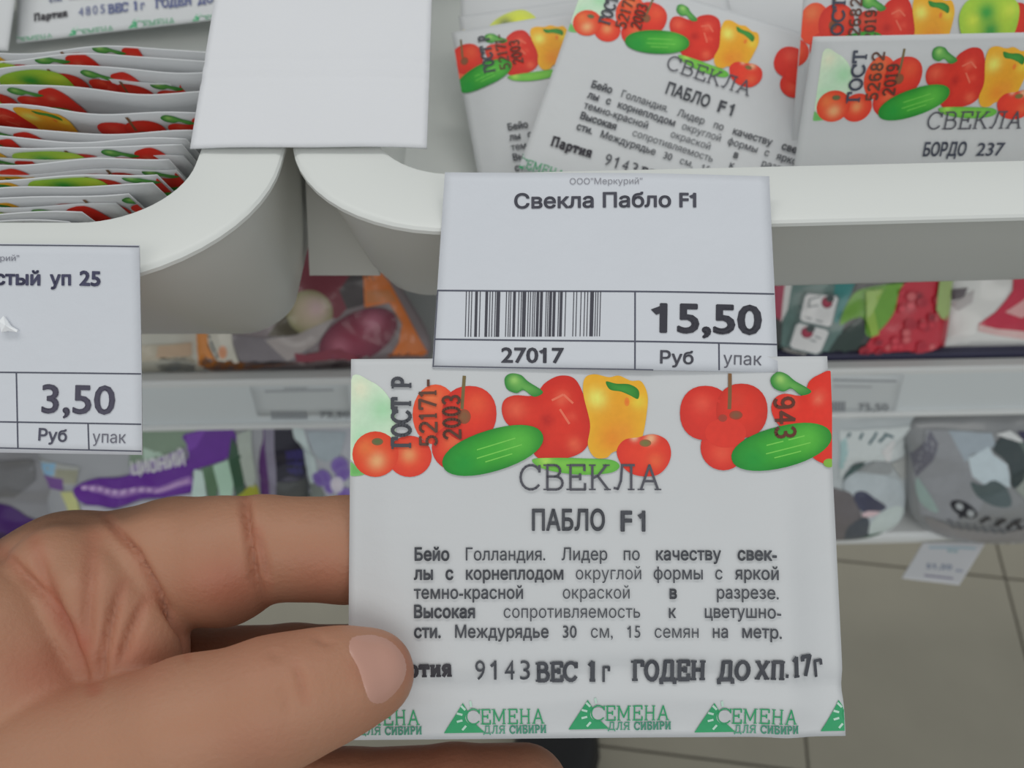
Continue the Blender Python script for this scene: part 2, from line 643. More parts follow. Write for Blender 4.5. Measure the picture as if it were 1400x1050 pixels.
def place_art(art_uv, plane, hf, parent, m, step=0.000007, eps=0.00008, clipq=None, names=None, off=(0, 0), post=None):
    groups = {}
    for part, v, f, c, l in art_uv.items:
        if names and part not in names:
            continue
        groups.setdefault(part, []).append((v, f, c, l))
    for part, its in groups.items():
        V, Fc, Cc, n = [], [], [], 0
        for v, f, c, l in its:
            v = v.copy()
            if part != 'lettering':
                v[:, 0] += off[0]
                v[:, 1] += off[1]
            if clipq is not None:
                x0, x1, y0, y1 = clipq
                tri = v[f]
                ok = (tri[:, :, 0].max(1) > x0) & (tri[:, :, 0].min(1) < x1) & (tri[:, :, 1].max(1) > y0) & (tri[:, :, 1].min(1) < y1)
                f = f[ok]
                v[:, 0] = np.clip(v[:, 0], x0, x1)
                v[:, 1] = np.clip(v[:, 1], y0, y1)
            if len(f) == 0:
                continue
            used, inv = np.unique(f, return_inverse=True)
            v, c, f = v[used], c[used], inv.reshape(-1, 3)
            V.append(plane.at(v, hf(v) + eps + step * l))
            Fc.append(f + n)
            Cc.append(c)
            n += len(v)
        if n:
            W_ = np.vstack(V)
            if post:
                W_ = post(W_)
            mk(part, W_, np.vstack(Fc), m, parent, colors=np.vstack(Cc))


# ---------------------------------------------------------------- floor
GROUND = 0.0
ga = math.radians(7)
gx, gy = np.array([math.cos(ga), math.sin(ga) * -1]), np.array([math.sin(ga), math.cos(ga)])
f1, f2 = PZ(1375, 790, 0)[:2], PZ(1084, 1030, 0)[:2]
TS = 0.317
fl = mk('floor', [(-3, -2, -0.004), (3.5, -2, -0.004), (3.5, 4, -0.004), (-3, 4, -0.004), (-3, -2, -0.03), (3.5, -2, -0.03), (3.5, 4, -0.03), (-3, 4, -0.03)],
        [(0, 1, 2, 3), (7, 6, 5, 4), (0, 4, 5, 1), (1, 5, 6, 2), (2, 6, 7, 3), (3, 7, 4, 0)], M_GROUT, kind='structure')
tv, tf = box_vf(0.0015, TS - 0.0015, 0.0015, TS - 0.0015, -0.012, 0.0, 0.0012)
tile_me = None
for i in range(-5, 5):
    for j in range(-5, 6):
        p = f1 + gx * TS * i + gy * TS * j
        if not (-2 < p[0] < 2 and -1 < p[1] < 2.2):
            continue
        if tile_me is None:
            t0 = fix_normals(mk('tile', tv, tf, M_TILE))
            tile_me = t0.data
        else:
            t0 = bpy.data.objects.new('tile', tile_me)
            COL.objects.link(t0)
        t0.parent = fl
        t0.location = (p[0], p[1], random.uniform(-0.0003, 0.0002))
        t0.rotation_euler = (0, 0, -ga)

v, f = box_vf(-3, 3.5, 3.9, 4.0, 0, 3.2)
fix_normals(mk('wall_back', v, f, mat('wall_paint', (0.6, 0.6, 0.57), 0.8, 0.05, 40), kind='structure'))

# ---------------------------------------------------------------- display rack
FY = 0.337


def yaw(v):
    v = np.asarray(v, float).copy()
    v[:, 1] += 0.0245 * (v[:, 0] - 0.045)
    return v


def rack_box(name, x0, x1, y0, y1, z0, z1, m, parent, bev=0.001, **k):
    v, f = box_vf(x0, x1, y0, y1, z0, z1, bev)
    return fix_normals(mk(name, yaw(v), f, m, parent, **k))


D = lambda drop: CAMZ - drop
rack = empty('display_rack', (0.0, 0.5, 0), 'white metal shop rack with two lower shelves seen beneath the plastic seed bins', 'rack')
for x in (-0.78, 0.9):
    for y in (0.2, 0.62):
        rack_box('upright', x, x + 0.03, y if y > 0.5 else 0.345, (y if y > 0.5 else 0.345) + 0.03, 0, D(0.18), M_SHELF, rack)
rack_box('shelf_board', -0.8, 0.95, 0.215, 0.66, D(0.180), D(0.1742), M_SHELF, rack)
rack_box('shelf_board', -0.75, 0.9, FY + 0.004, 0.62, D(0.410), D(0.3985), M_SHELF, rack)
rack_box('shelf_board', -0.75, 0.9, FY - 0.003, 0.62, D(0.5955), D(0.582), M_RLIP, rack, bev=0.003)
# back panel
rack_box('back_panel', -0.78, 0.93, 0.60, 0.606, D(0.59), D(0.18), mat('rack_back_enamel', (0.30, 0.31, 0.32), 0.6), rack)
# price rail in front of the middle shelf
v = [(-.0494, 0, .120), (-.0452, 0, .120), (-.0372, 0, .1722), (-.0572, 0, .1722)]
v = [(x, .183 + dy + (0.0 if dr < .15 else .0015), D(dr)) for dy in (0, .003) for x, _y, dr in v]
fix_normals(mk('divider', v, [(0, 1, 2, 3), (7, 6, 5, 4), (0, 4, 5, 1), (1, 5, 6, 2), (2, 6, 7, 3), (3, 7, 4, 0)], M_BIN, rack, label='grey divider between the two bins'))
rl = rack_box('price_rail', -0.75, 0.9, FY, FY + 0.0035, D(0.4345), D(0.3935), M_RAIL, rack, bev=0.0008)
rack_box('rail_lip', -0.75, 0.9, FY - 0.0025, FY + 0.006, D(0.3965), D(0.3905), M_RLIP, rl, bev=0.0015)
rack_box('rail_lip', -0.75, 0.9, FY - 0.003, FY + 0.0025, D(0.4365), D(0.4325), M_RLIP, rl, bev=0.001)
rack_box('gap_shade_strip', -0.02, 0.9, FY + 0.0065, FY + 0.012, D(0.3985), D(0.3875), M_GAPSHADE, rl, bev=0.0005, label='dark navy strip standing in for the shadowed gap behind the rail')  # added strip, paints in the shadow between rail and bags


# ---------------------------------------------------------------- plastic bins
def rrect(x0, x1, y0, y1, R, z, n=14):
    pts = []
    for cx, cy, a0 in ((x1 - R, y0 + R, -90), (x1 - R, y1 - R, 0), (x0 + R, y1 - R, 90), (x0 + R, y0 + R, 180)):
        for i in range(n + 1):
            a = math.radians(a0 + 90 * i / n)
            pts.append((cx + R * math.cos(a), cy + R * math.sin(a), z))
    return pts


def make_bin(label, x0, x1, y0, y1, rot, pivot):
    z = D(0.110)
    rim = 0.0175
    RO = 0.036
    RI = RO - rim
    b = empty('seed_bin', ((x0 + x1) / 2, (y0 + y1) / 2, z - 0.062), label, 'bin', 'white plastic seed bins on the rack')
    H, sf, ss = 0.0625, 0.0425, 0.0095
    def at(dz, off, R, front, side):
        return rrect(x0 + off + side, x1 - off - side, y0 + off + front, y1 - off - side, R, z - dz)
    def loops(ls, name, m, closed_last=False, smooth=True):
        V = [p for l in ls for p in l]
        n = len(ls[0])
        f = []
        for k in range(len(ls) - 1):
            for i in range(n):
                j = (i + 1) % n
                f.append((k * n + i, k * n + j, (k + 1) * n + j, (k + 1) * n + i))
        return V, f, n
    # rim: flat flange with a small turned-down edge
    ls = [at(0.0016, 0.0012, RO - .001, 0, 0), at(0.0016, 0, RO, 0, 0), at(0.0008, 0, RO, 0, 0), at(0.0003, 0.0004, RO, 0, 0), at(0, 0.0013, RO - .001, 0, 0),
          at(0, rim - 0.0012, RI + .001, 0, 0), at(0.0003, rim - 0.0003, RI, 0, 0), at(0.0012, rim, RI, 0, 0), at(0.0016, rim, RI, 0, 0), at(0.0016, 0.0012, RO - .001, 0, 0)]
    def rotv(V):
        V = np.array(V, float)
        V[:, 1] += math.tan(rot) * (V[:, 0] - pivot[0])
        return V
    V, f, n = loops(ls, 'rim', M_BIN)
    o = mk('rim', rotv(V), f, M_BIN, b, smooth=True)
    fix_normals(o)
    md = o.modifiers.new('edge', 'EDGE_SPLIT')
    md.split_angle = math.radians(24)
    # body: outer shell tapering to the base, inner shell parallel to it
    q = 0.0205 / (sf / H)
    ls = [at(0.0017, 0.0014, RO - .001, sf * .0017 / H, 0.0003), at(0.02, 0.0014, 0.028, sf * .02 / H, ss * .02 / H),
          at(0.045, 0.0014, 0.018, sf * .045 / H, ss * .045 / H), at(H - 0.003, 0.0014, 0.013, sf, ss), at(H, 0.004, 0.011, sf, ss)]
    V, f, n = loops(ls, 'body', M_BIN)
    k = len(V)
    f.append(tuple(range(k - n, k))[::-1])
    ins = [at(0.0017, 0.0155, RI + .002, 0, 0), at(0.0235, 0.0155, RI + .001, 0.0025, 0), at(H - 0.0035, 0.0035, 0.011, sf, ss), at(H - 0.0015, 0.006, 0.009, sf, ss)]
    V2, f2, n2 = loops(ins, 'body', M_BIN)
    f2.append(tuple(range(len(V2) - n2, len(V2)))[::-1])
    V2 = list(V2)
    f2 = [tuple(reversed([i + k for i in g])) for g in f2]
    # join the top loops
    f3 = [(i, k + i, k + (i + 1) % n, (i + 1) % n) for i in range(n)]
    o = mk('bin_body', rotv(V + V2), f + f2 + f3, M_BIN, b, smooth=True)
    fix_normals(o)
    for p in (o,):
        md = p.modifiers.new('edge', 'EDGE_SPLIT')
        md.split_angle = math.radians(50)
    return b


bin_l = make_bin('white plastic seed bin at left holding packets filed on edge, rounded front corner', -0.300, -0.0476, 0.1157, 0.375, 0.0, np.array([-0.0476, 0.1157]))
bin_r = make_bin('white plastic seed bin at right holding seed packets lying face up', -0.0469, 0.215, 0.1295, 0.375, math.radians(2.2), np.array([-0.0469, 0.1295]))

# ---------------------------------------------------------------- the held packet's plane and the packet artwork
HP = Plane(P(478, 491, 0.1622), P(1132, 487, 0.1622), P(474, 1012, 0.1560))
HQ = HP.uv([(480, 491), (1131, 487), (1156, 1006), (475, 1012)])
PW, PH = 0.0868, 0.0668

art = Art(1.27)


def veg(a, clip=None):
    V = 'vegetable_print'
    R1, R2, R3 = (222, 70, 42), (196, 44, 34), (238, 110, 66)
    blob(a, V, spline([(479, 520), (508, 522), (530, 540), (541, 566), (540, 600), (520, 612), (479, 628)]), (186, 212, 186), (196, 216, 190), [(525, 560, 18, (160, 205, 165)), (495, 600, 16, (170, 210, 175)), (492, 532, 14, (215, 220, 190))], clip=clip)
    blob(a, V, spline([(479, 632), (490, 640), (500, 648), (479, 650)]), (100, 170, 90), (120, 180, 110), rings=2, clip=clip)
    # upper pair of tomatoes
    blob(a, V, ell(596, 567, 31, 41, 0), R1, R1, [(590, 545, 16, R3)], clip=clip)
    blob(a, V, ell(625, 612, 34, 32, 0), R1, R2, [(622, 605, 14, (230, 95, 60))], clip=clip)
    blob(a, V, ell(642, 566, 37, 38, 0, p=2.2), (214, 55, 36), R2, [(652, 552, 16, (222, 80, 50))], clip=clip)
    strip(a, V, (635, 514), (632, 560), 4.5, (110, 95, 60), 6)
    blob(a, V, ell(635, 570, 9, 10), (125, 85, 55), (140, 70, 45), rings=2)
    # lower left pair
    blob(a, V, ell(561, 624, 30, 28), R1, (205, 55, 38), [(560, 622, 10, (240, 140, 90))], clip=clip)
    blob(a, V, ell(514, 621, 32, 31), (226, 78, 44), (208, 60, 36), [(516, 630, 12, (246, 160, 110)), (500, 612, 12, (232, 110, 60))], clip=clip)
    blob(a, V, ell(517, 604, 8, 5), (85, 105, 65), (120, 90, 60), rings=2)
    # red pepper
    blob(a, V, spline([(686, 560), (690, 547), (704, 541), (730, 541), (745, 524), (765, 514), (785, 518), (797, 540), (806, 575), (806, 600), (795, 618), (770, 627), (735, 626), (722, 600), (718, 585), (700, 584), (690, 575)]), (208, 50, 34), (190, 40, 30),
         [(705, 560, 13, (222, 88, 62)), (785, 608, 9, (225, 90, 62)), (768, 545, 9, (222, 90, 66)), (780, 570, 6, (215, 75, 55)), (748, 575, 9, (176, 32, 26)), (735, 600, 12, (176, 34, 28))], center=(755, 575), clip=clip)
    for q in (((754, 548), (770, 540)), ((770, 540), (783, 552)), ((765, 560), (778, 580))):
        strip(a, V, *q, 3, (228, 105, 82), 6)
    blob(a, V, spline([(690, 518), (698, 511), (712, 513), (722, 522), (742, 536), (730, 543), (716, 534), (706, 538), (693, 532)]), (95, 160, 75), (40, 120, 50), [(703, 520, 6, (140, 190, 100))], clip=clip)
    # yellow pepper
    blob(a, V, spline([(797, 540), (799, 518), (812, 512), (832, 516), (846, 514), (862, 521), (876, 522), (884, 540), (883, 565), (876, 600), (862, 612), (838, 618), (828, 626), (812, 625), (803, 608), (806, 580)]), (232, 150, 36), (238, 162, 40),
         [(815, 545, 13, (250, 215, 100)), (838, 600, 18, (232, 130, 35)), (872, 550, 10, (250, 190, 60)), (852, 590, 12, (235, 140, 40))], center=(842, 568), clip=clip)
    blob(a, V, spline([(828, 522), (842, 525), (860, 526), (872, 534), (871, 546), (860, 541), (848, 536), (833, 533)]), (60, 140, 55), (40, 115, 40), rings=3)
    blob(a, V, ell(856, 550, 3.5, 6), (235, 110, 40), (235, 130, 40), rings=1)
    # pea pod
    blob(a, V, spline([(728, 628), (760, 626), (800, 627), (835, 629), (846, 637), (835, 646), (800, 649), (765, 646), (738, 639)]), (118, 185, 70), (90, 165, 60), [(745, 630, 8, (160, 205, 90))], clip=clip)
    # small tomato
    blob(a, V, spline([(842, 618), (852, 602), (872, 598), (892, 594), (910, 602), (916, 620), (910, 638), (895, 650), (870, 650), (852, 640)]), (218, 62, 40), (205, 50, 36), [(888, 600, 7, (240, 170, 130)), (895, 630, 10, (228, 90, 55)), (866, 598, 5, (240, 180, 150))], clip=clip)
    blob(a, V, ell(881, 606, 8, 5), (110, 110, 60), (140, 90, 55), rings=2)
    # right cluster
    blob(a, V, ell(987, 612, 31, 31), (212, 56, 40), R2, [(985, 620, 12, (220, 78, 56))], clip=clip)
    blob(a, V, ell(963, 565, 35, 37, 0, p=2.2), (206, 50, 38), R2, [(958, 552, 12, (216, 76, 58))], clip=clip)
    blob(a, V, ell(1012, 562, 35, 37, 0, p=2.2), (210, 50, 34), (188, 44, 32), [(1005, 545, 12, (202, 58, 42))], clip=clip)
    blob(a, V, ell(990, 592, 28, 20), (208, 52, 38), (208, 52, 38))
    strip(a, V, (997, 511), (995, 560), 5, (118, 85, 55), 6)
    blob(a, V, ell(1004, 568, 9, 6), (120, 80, 55), (150, 60, 40), rings=2)
    blob(a, V, ell(986, 572, 6, 5), (150, 60, 45), (160, 60, 45), rings=1)
    # right pepper, cut by the edge
    blob(a, V, spline([(1052, 560), (1056, 546), (1070, 539), (1096, 541), (1105, 522), (1120, 512), (1136, 508), (1150, 530), (1160, 580), (1158, 620), (1135, 634), (1112, 627), (1090, 600), (1070, 588), (1058, 576)]), (214, 50, 36), (206, 46, 32),
         [(1118, 545, 8, (230, 100, 76)), (1078, 550, 9, (226, 80, 56))], center=(1105, 575), clip=clip)
    blob(a, V, spline([(1052, 518), (1062, 509), (1074, 512), (1086, 522), (1108, 535), (1094, 541), (1080, 532), (1068, 536), (1055, 530)]), (95, 160, 75), (40, 120, 50), [(1065, 519, 6, (145, 190, 100))], clip=clip)
    blob(a, V, ell(1133, 633, 8, 6), (120, 170, 60), (120, 160, 60), rings=2, clip=clip)
    # cucumbers on top
    for cx, cy, rot in ((674, 616, -17), (1067, 611, -14)):
        blob(a, V, ell(cx, cy, 71, 28, rot, 36, p=2.15), (60, 160, 48), (22, 120, 38), [(cx + 35, cy - 12, 22, (84, 172, 60)), (cx - 40, cy + 18, 20, (30, 140, 50))], clip=clip)
        r = math.radians(rot)
        for off, l in ((-7, 34), (4, 40), (12, 24)):
            c0 = np.array([cx + off * math.sin(r) * -1, cy + off * math.cos(r)])
            d = np.array([math.cos(r), math.sin(r)]) * l
            strip(a, V, c0 - d * 0.6, c0 + d, 1.6, (112, 190, 78), 10)


veg(art, clip=(478.5, 1137))
N_VEG = len(art.items)
INK = (66, 68, 74)


def words(a, name, nx=(727, 826, 846, 881), num='9143', ink=INK, green=(46, 145, 96), third=('ГОСТ Р', '52171', '2003')):
    if third:
        slab(a, third[0], (562, 613), (562, 516), 24, ink, 0.2, layer=50)
        slab(a, third[1] + '-' if third[1] == '52171' else third[1], (598, 611), (596, 518), 22, (90, 60, 48), 0.17, serif=.2)
        slab(a, third[2], (630, 601), (628, 540), 22, (84, 52, 40), 0.17)
        slab(a, '943', (1056, 543), (1059, 601), 26, (92, 48, 36), 0.17)
    slab(a, 'СВЕКЛА', (710, 669), (902, 669), 33, (76, 76, 84), 0.1, serif=.2)
    text(a, name[0], (nx[0], 724), (nx[1], 724), 28, ink, 0.026)
    if name[1] == 'F1':
        text(a, 'F', (847, 725), (863, 725), 28, ink, 0.03)
        text(a, '1', (870, 725), (881, 725), 28, ink, 0.03)
    else:
        text(a, name[1], (nx[2], 725), (nx[3], 725), 28, ink, 0.012)
    B, N_ = 0.03, 0.008
    L = [(('Бейо', 'Голландия.', 'Лидер', 'по', 'качеству', 'свек-'), (B, N_, N_, N_, .02, B), 568, 1057, 765),
         (('лы', 'с', 'корнеплодом', 'округлой', 'формы', 'с', 'яркой'), (B, B, .02, 0, N_, N_, .015), 567, 1059, 791),
         (('темно-красной', 'окраской', 'в', 'разрезе.'), (.015, 0, B, .01), 567, 1059, 817),
         (('Высокая', 'сопротивляемость', 'к', 'цветушно-'), (B, 0, .015, .01), 567, 1062, 843),
         (('сти.', 'Междурядье', '30', 'см,', '15', 'семян', 'на', 'метр.'), (B, .015, .01, 0, 0, 0, .01, .015), 567, 1063, 870)]
    for ws, bs, x0, x1, y in L:
        line_just(a, ws, x0, x1, y, y - 0.5, 17.2, ink, bs, squeeze=0.86)
    slab(a, 'Партия', (524, 924), (618, 922), 21, (50, 48, 54), 0.24, serif=.22)
    for i, ch in enumerate(num):
        x = (650, 670, 690, 711)[i]
        text(a, ch, (x, 928), (x + 13.5 if ch != '1' else x + 9, 928), 29, ink, 0.0)
    slab(a, 'ВЕС', (733, 930), (789, 929), 25, ink, 0.2)
    slab(a, '1', (804, 929), (815, 929), 25, ink, 0.26)
    slab(a, 'г', (821, 930), (833, 930), 28, ink, 0.13, serif=0.05)
    slab(a, 'ГОДЕН', (863, 928), (963, 927), 25, ink, 0.22)
    slab(a, 'ДО', (980, 928), (1023, 927), 25, ink, 0.22)
    slab(a, 'ХП', (1031, 926), (1068, 925), 24, ink, 0.22)
    slab(a, '.', (1069, 922), (1074, 922), 24, ink, 0.2)
    slab(a, '17', (1079, 922), (1107, 920), 26, ink, 0.22)
    slab(a, 'г', (1110, 924), (1124, 922), 32, ink, 0.13, serif=0.05)
    # green trademark row
    for i, x in enumerate((437, 607, 777, 949, 1121)):
        y = (1004, 1002, 997, 1001, 999)[i]
        t = 'trademark_print'
        tri = [(x, y), (x + 26, y - 42), (x + 44, y - 12), (x + 56, y - 1)]
        poly(a, t, tri, green, 14, layer=20)
        cx, cy = x + 40, y - 22
        if x + 40 < 1140:
            poly(a, t, ell(cx, cy, 10.5, 9.5, n=18), (178, 180, 182), 30, layer=22)
        for ang in (100, 135, 165, 195, 230, 262):
            r = math.radians(ang)
            p0 = (cx + 15 * math.cos(r), cy - 15 * math.sin(r))
            p1 = (cx + 23 * math.cos(r), cy - 23 * math.sin(r))
            if p1[1] < y - 2:
                strip(a, t, p0, p1, 3, (172, 200, 186), 30, layer=24)
        if x < 1100:
            slab(a, 'С', (x + 30, y - 13), (x + 50, y - 13), 21, green, 0.09, layer=30)
            slab(a, 'ЕМЕНА', (x + 50, y - 13), (x + 137, y - 14), 20, green, 0.1, layer=30, serif=.2)
            slab(a, 'ДЛЯ', (x + 54, y + 0), (x + 84, y), 10, (70, 140, 112), 0.16, layer=30)
            slab(a, 'СИБИРИ', (x + 90, y), (x + 140, y - 1), 10, (60, 130, 105), 0.2, layer=30)
        else:
            slab(a, 'С', (x + 30, y - 13), (x + 50, y - 13), 21, green, 0.09, layer=30)


words(art, ('ПАБЛО', 'F1'))
ART = art.to_uv(HP)
ART_VEG = Art()
ART_VEG.items = ART.items[:N_VEG]
a2 = Art(1.27)
words(a2, ('БОРДО', '237'), (714, 802, 824, 880), third=('ГОСТ', '52682', '2019'), ink=(62, 66, 80))
ART_B = Art()
ART_B.items = ART.items[:N_VEG] + a2.to_uv(HP).items
a3 = Art(1.27)
words(a3, ('ПАБЛО', 'F1'), num='4805', third=None, ink=(84, 92, 132))
ART_BLUE = Art()
ART_BLUE.items = a3.to_uv(HP).items
PXU = PW / 654.0


def bumpy(seed, amp, W=PW, Hh=PH, base=0.0008):
    r = np.random.default_rng(seed)
    ph = r.uniform(0, 6.28, 8)
    fr = r.uniform(60, 180, 8)
    an = r.uniform(0, 6.28, 8)

    def h(uv):
        u, v = uv[:, 0], uv[:, 1]
        s, t = np.clip(u / W, 0, 1), np.clip(-v / Hh, 0, 1)
        e = np.minimum(np.minimum(s, 1 - s) / 0.10, np.minimum(t, 1 - t) / 0.13)
        e = np.clip(e, 0, 1)
        e = e * e * (3 - 2 * e)
        z = base * e
        for k in range(8):
            z = z + amp * np.sin((u * math.cos(an[k]) + v * math.sin(an[k])) * fr[k] + ph[k]) * (0.35 + 0.65 * e)
        return z
    return h


def seed_packet(plane, label, art_uv, seed, group=None, quad=None, amp=0.00012, off=0, offy=0, belly=0.002, mp=None, names=None, nx=44, ny=34, base=0.0008, extra=None):
    if quad is None:
        quad = [(0, 0), (PW, 0), (PW, -PH), (0, -PH)]
    hf = bumpy(seed, amp, base=base)
    if extra:
        h0 = hf
        hf = lambda uv: h0(uv) + extra(uv)
    o = empty('seed_packet', plane.at([(PW / 2, -PH)])[0], label, 'packet', group)
    grid_sheet('pouch', plane, quad, hf, M_PAPER, o, 0.00035, nx, ny, belly)
    q = np.array(quad)
    if art_uv:
        place_art(art_uv, plane, hf, o, M_PRINT, clipq=(q[:, 0].min() + 0.0001, q[:, 0].max() - 0.0002, q[:, 1].min() + 0.0001, q[:, 1].max() - 0.0001) , off=(off * PXU, offy), names=names)
    return o


held = seed_packet(HP, 'white beetroot seed packet held upright by the fingers and thumb in front', ART, 3, None, HQ, amp=0.00009, nx=70, ny=54, base=0.0010,
                   extra=lambda uv: 0.0010 * np.exp(-((uv[:, 0] - 0.0775) / 0.0035) ** 2) * np.clip((-uv[:, 1] - 0.018) / 0.02, 0, 1) - 0.0010 * np.exp(-((-uv[:, 1] - 0.0575 - 0.0015 * np.sin(uv[:, 0] * 90)) / 0.0022) ** 2))

# packets lying in the right bin
GR = 'seed packets lying in the right bin'


def pl3(a, b, c):
    return Plane(P(*a), P(*b), P(*c))


seed_packet(pl3((960, -120, .292), (1345, -100, .292), (952, 180, .268)), 'mostly hidden blank white seed packet just behind the top of the tilted beetroot packet', ART_VEG, 21, GR, base=.0006)
seed_packet(pl3((628, -88, .300), (990, -98, .300), (634, 190, .285)), 'seed packet cut by the top edge, highest at left of the right bin', ART_VEG, 22, GR, off=-60, base=.0006, quad=[(0, 0), (PW, 0), (PW, -.052), (0, -.052)])
# yellow cabbage variant peeking out
a4 = Art(1.27)
blob(a4, 'vegetable_print', spline([(530, 560), (560, 520), (600, 500), (640, 498), (668, 530), (660, 570), (560, 580)]), (206, 212, 60), (190, 200, 90), [(588, 530, 18, (110, 120, 80)), (600, 540, 12, (120, 130, 80))])
blob(a4, 'vegetable_print', ell(486, 560, 10, 30), (210, 205, 110), (215, 205, 130), clip=(479, 1130))
CAB = Art()
CAB.items = a4.to_uv(HP).items
seed_packet(pl3((627, 22, .292), (1010, -30, .292), (655, 310, .277)), 'white seed packet with a yellow-green cabbage crescent, just behind the crumpled packet', CAB, 23, GR, [(0, 0), (PW, 0), (PW, -.050), (0, -.050)], base=.0006)
seed_packet(pl3((617, 44, .277), (1001, -20, .277), (668, 340, .2645)), 'crumpled seed packet half hidden by the tilted one, cucumber above its short text at left', ART, 24, GR, [(0, 0), (PW, 0), (PW, -.058), (0.001, -.055)], off=-139, amp=.0002, base=.0008)
# cabbage at the right end of the row above
a5 = Art(1.27)
veg(a5)
blob(a5, 'vegetable_print', spline([(895, 560), (905, 525), (940, 512), (985, 512), (1015, 530), (1018, 575), (1000, 600), (920, 600)]), (178, 205, 60), (150, 190, 60), [(950, 545, 22, (50, 150, 60)), (925, 560, 12, (196, 212, 70)), (965, 580, 20, (40, 140, 60)), (1000, 540, 14, (190, 208, 70))])
CR = Art()
CR.items = a5.to_uv(HP).items
CR.items += [i for i in ART_B.items[N_VEG:]]
seed_packet(pl3((1100, -22, .243), (1543, -24, .243), (1103, 290, .260)), 'seed packet behind the others at top right showing tomatoes, peppers and a green cabbage', CR, 25, GR, [(0, 0), (PW, 0), (PW, -.052), (0, -.052)], off=-94, base=.0007)
seed_packet(pl3((806, -46, .2625), (1184, 72, .2585), (701, 252, .2545)), 'tilted beetroot seed packet mid right bin, its text sloping down to the right', ART, 26, GR, [(0, 0), (PW, 0), (PW, -.055), (0, -.0655)], base=.0008)
seed_packet(pl3((1127, 50, .2265), (1590, 41, .2265), (1129, 345, .2565)), 'level seed packet at the right of the right bin, variety number ending in 237', ART_B, 27, GR, [(-.0028, 0), (PW, 0), (PW, -.049), (-.0028, -.049)], base=.0008)

# packets standing at the back of the left bin
seed_packet(pl3((24, -150, .330), (336, -187, .330), (47, 92, .314)), 'white seed packet with blue batch text leaning at the back of the left bin', ART_BLUE, 31, None, [(0, 0), (PW, 0), (PW, -.0640), (0, -.0640)], base=.0006)
seed_packet(pl3((-288, -148, .322), (34, -148, .322), (-279, 100, .307)), 'white seed packet at the far back left corner, only its blank right edge in view', None, 32, None, [(0, 0), (PW, 0), (PW, -.064), (0, -.064)], base=.0006)

# packets filed on edge in the left bin
FILED = Art()
FILED.items = CR.items[:len(a5.items)]
rows = [71, 84, 92, 100, 109, 126, 152, 179, 187, 198, 212, 221, 230, 243, 258, 268, 276, 288, 300, 311]
ordn = ['first', 'second', 'third', 'fourth', 'fifth', 'sixth', 'seventh', 'eighth', 'ninth', 'tenth']
for i, v in enumerate(rows):
    z = D(0.1145 + random.uniform(-0.001, 0.001) + (0.0028 if i in (2, 4, 7, 10, 12, 15, 17) else 0))
    p = PZ(100, v, z)
    xr = -0.0695 - (0 if i < 7 else 0.0006 * (i - 7)) - (0.0 if i < 16 else 0.003 * (i - 15)) + random.uniform(-.0012, .0005)
    x0 = xr - PW
    tilt = random.uniform(-0.004, 0.004)
    o_ = np.array([x0, p[1] + random.uniform(-.0003, .0003), z])
    r_ = o_ + np.array([1, tilt, -0.35 * tilt])
    dn = o_ + np.array([0, 0.52, -0.854])
    pl = Plane(o_, r_, dn)
    sd = 100 + i
    rr = np.random.default_rng(sd)
    a_, b_, c_ = 1 + i * .3, 2 + i * .45, rr.uniform(0, 6.28)

    def wav(uv, a_=a_, b_=b_, c_=c_, rr=rr):
        u, vv = uv[:, 0], uv[:, 1]
        return 0.0011 * np.sin(u * 62 + a_) + 0.0005 * np.sin(u * 150 + b_) + 0.00022 * np.sin(u * 230 + c_)
    off = float(rr.choice([-180, -120, -60, 0, 60, -260, 20, -300]))
    n_b = len(rows) - i
    # labels counted from whichever end is nearer
    if i < 10:
        lab = 'seed packet filed on edge in the left bin, %s from the back of the row' % ordn[i]
    else:
        lab = 'seed packet filed on edge in the left bin, %s from the front of the row' % ordn[n_b - 1]
    hcut = 0.0600
    top = rr.uniform(0.0, 0.0012)
    quad = [(0, 0), (PW, 0 + rr.uniform(-.0006, .0016)), (PW - rr.uniform(0, .001), -hcut), (0, -hcut)]
    seed_packet(pl, lab, FILED if i % 2 else ART_VEG, sd, 'seed packets filed in the left bin', quad, amp=0.00004, off=off, belly=0.0006, nx=34, ny=10, base=0.0003, extra=wav, offy=0.0024 + rr.uniform(0, .0022))

# ---------------------------------------------------------------- tags and cards
LN = (70, 72, 84)


def flat_h(curv=0.0, seed=0, L=0.06):
    r = np.random.default_rng(seed)
    p, q = r.uniform(0, 6, 2)
    return lambda uv: curv * ((uv[:, 0] - L / 2) / (L / 2)) ** 2 + 0.00015 * np.sin(uv[:, 0] * 120 + p) + 0.0001 * np.sin(uv[:, 1] * 160 + q)


def tag_obj(name, label, pl, quad_px, a, hf, cat='price tag', m=M_TAG, group=None, thick=0.0003):
    o = empty(name, P(quad_px[3][0], quad_px[3][1], 1) * 0 + pl.at(pl.uv([quad_px[3]]))[0], label, cat, group)
    grid_sheet('paper', pl, pl.uv(quad_px), hf, m, o, thick, 30, 20)
    if a:
        place_art(a.to_uv(pl), pl, hf, o, M_PRINT, step=0.000002, eps=0.00005)
    return o


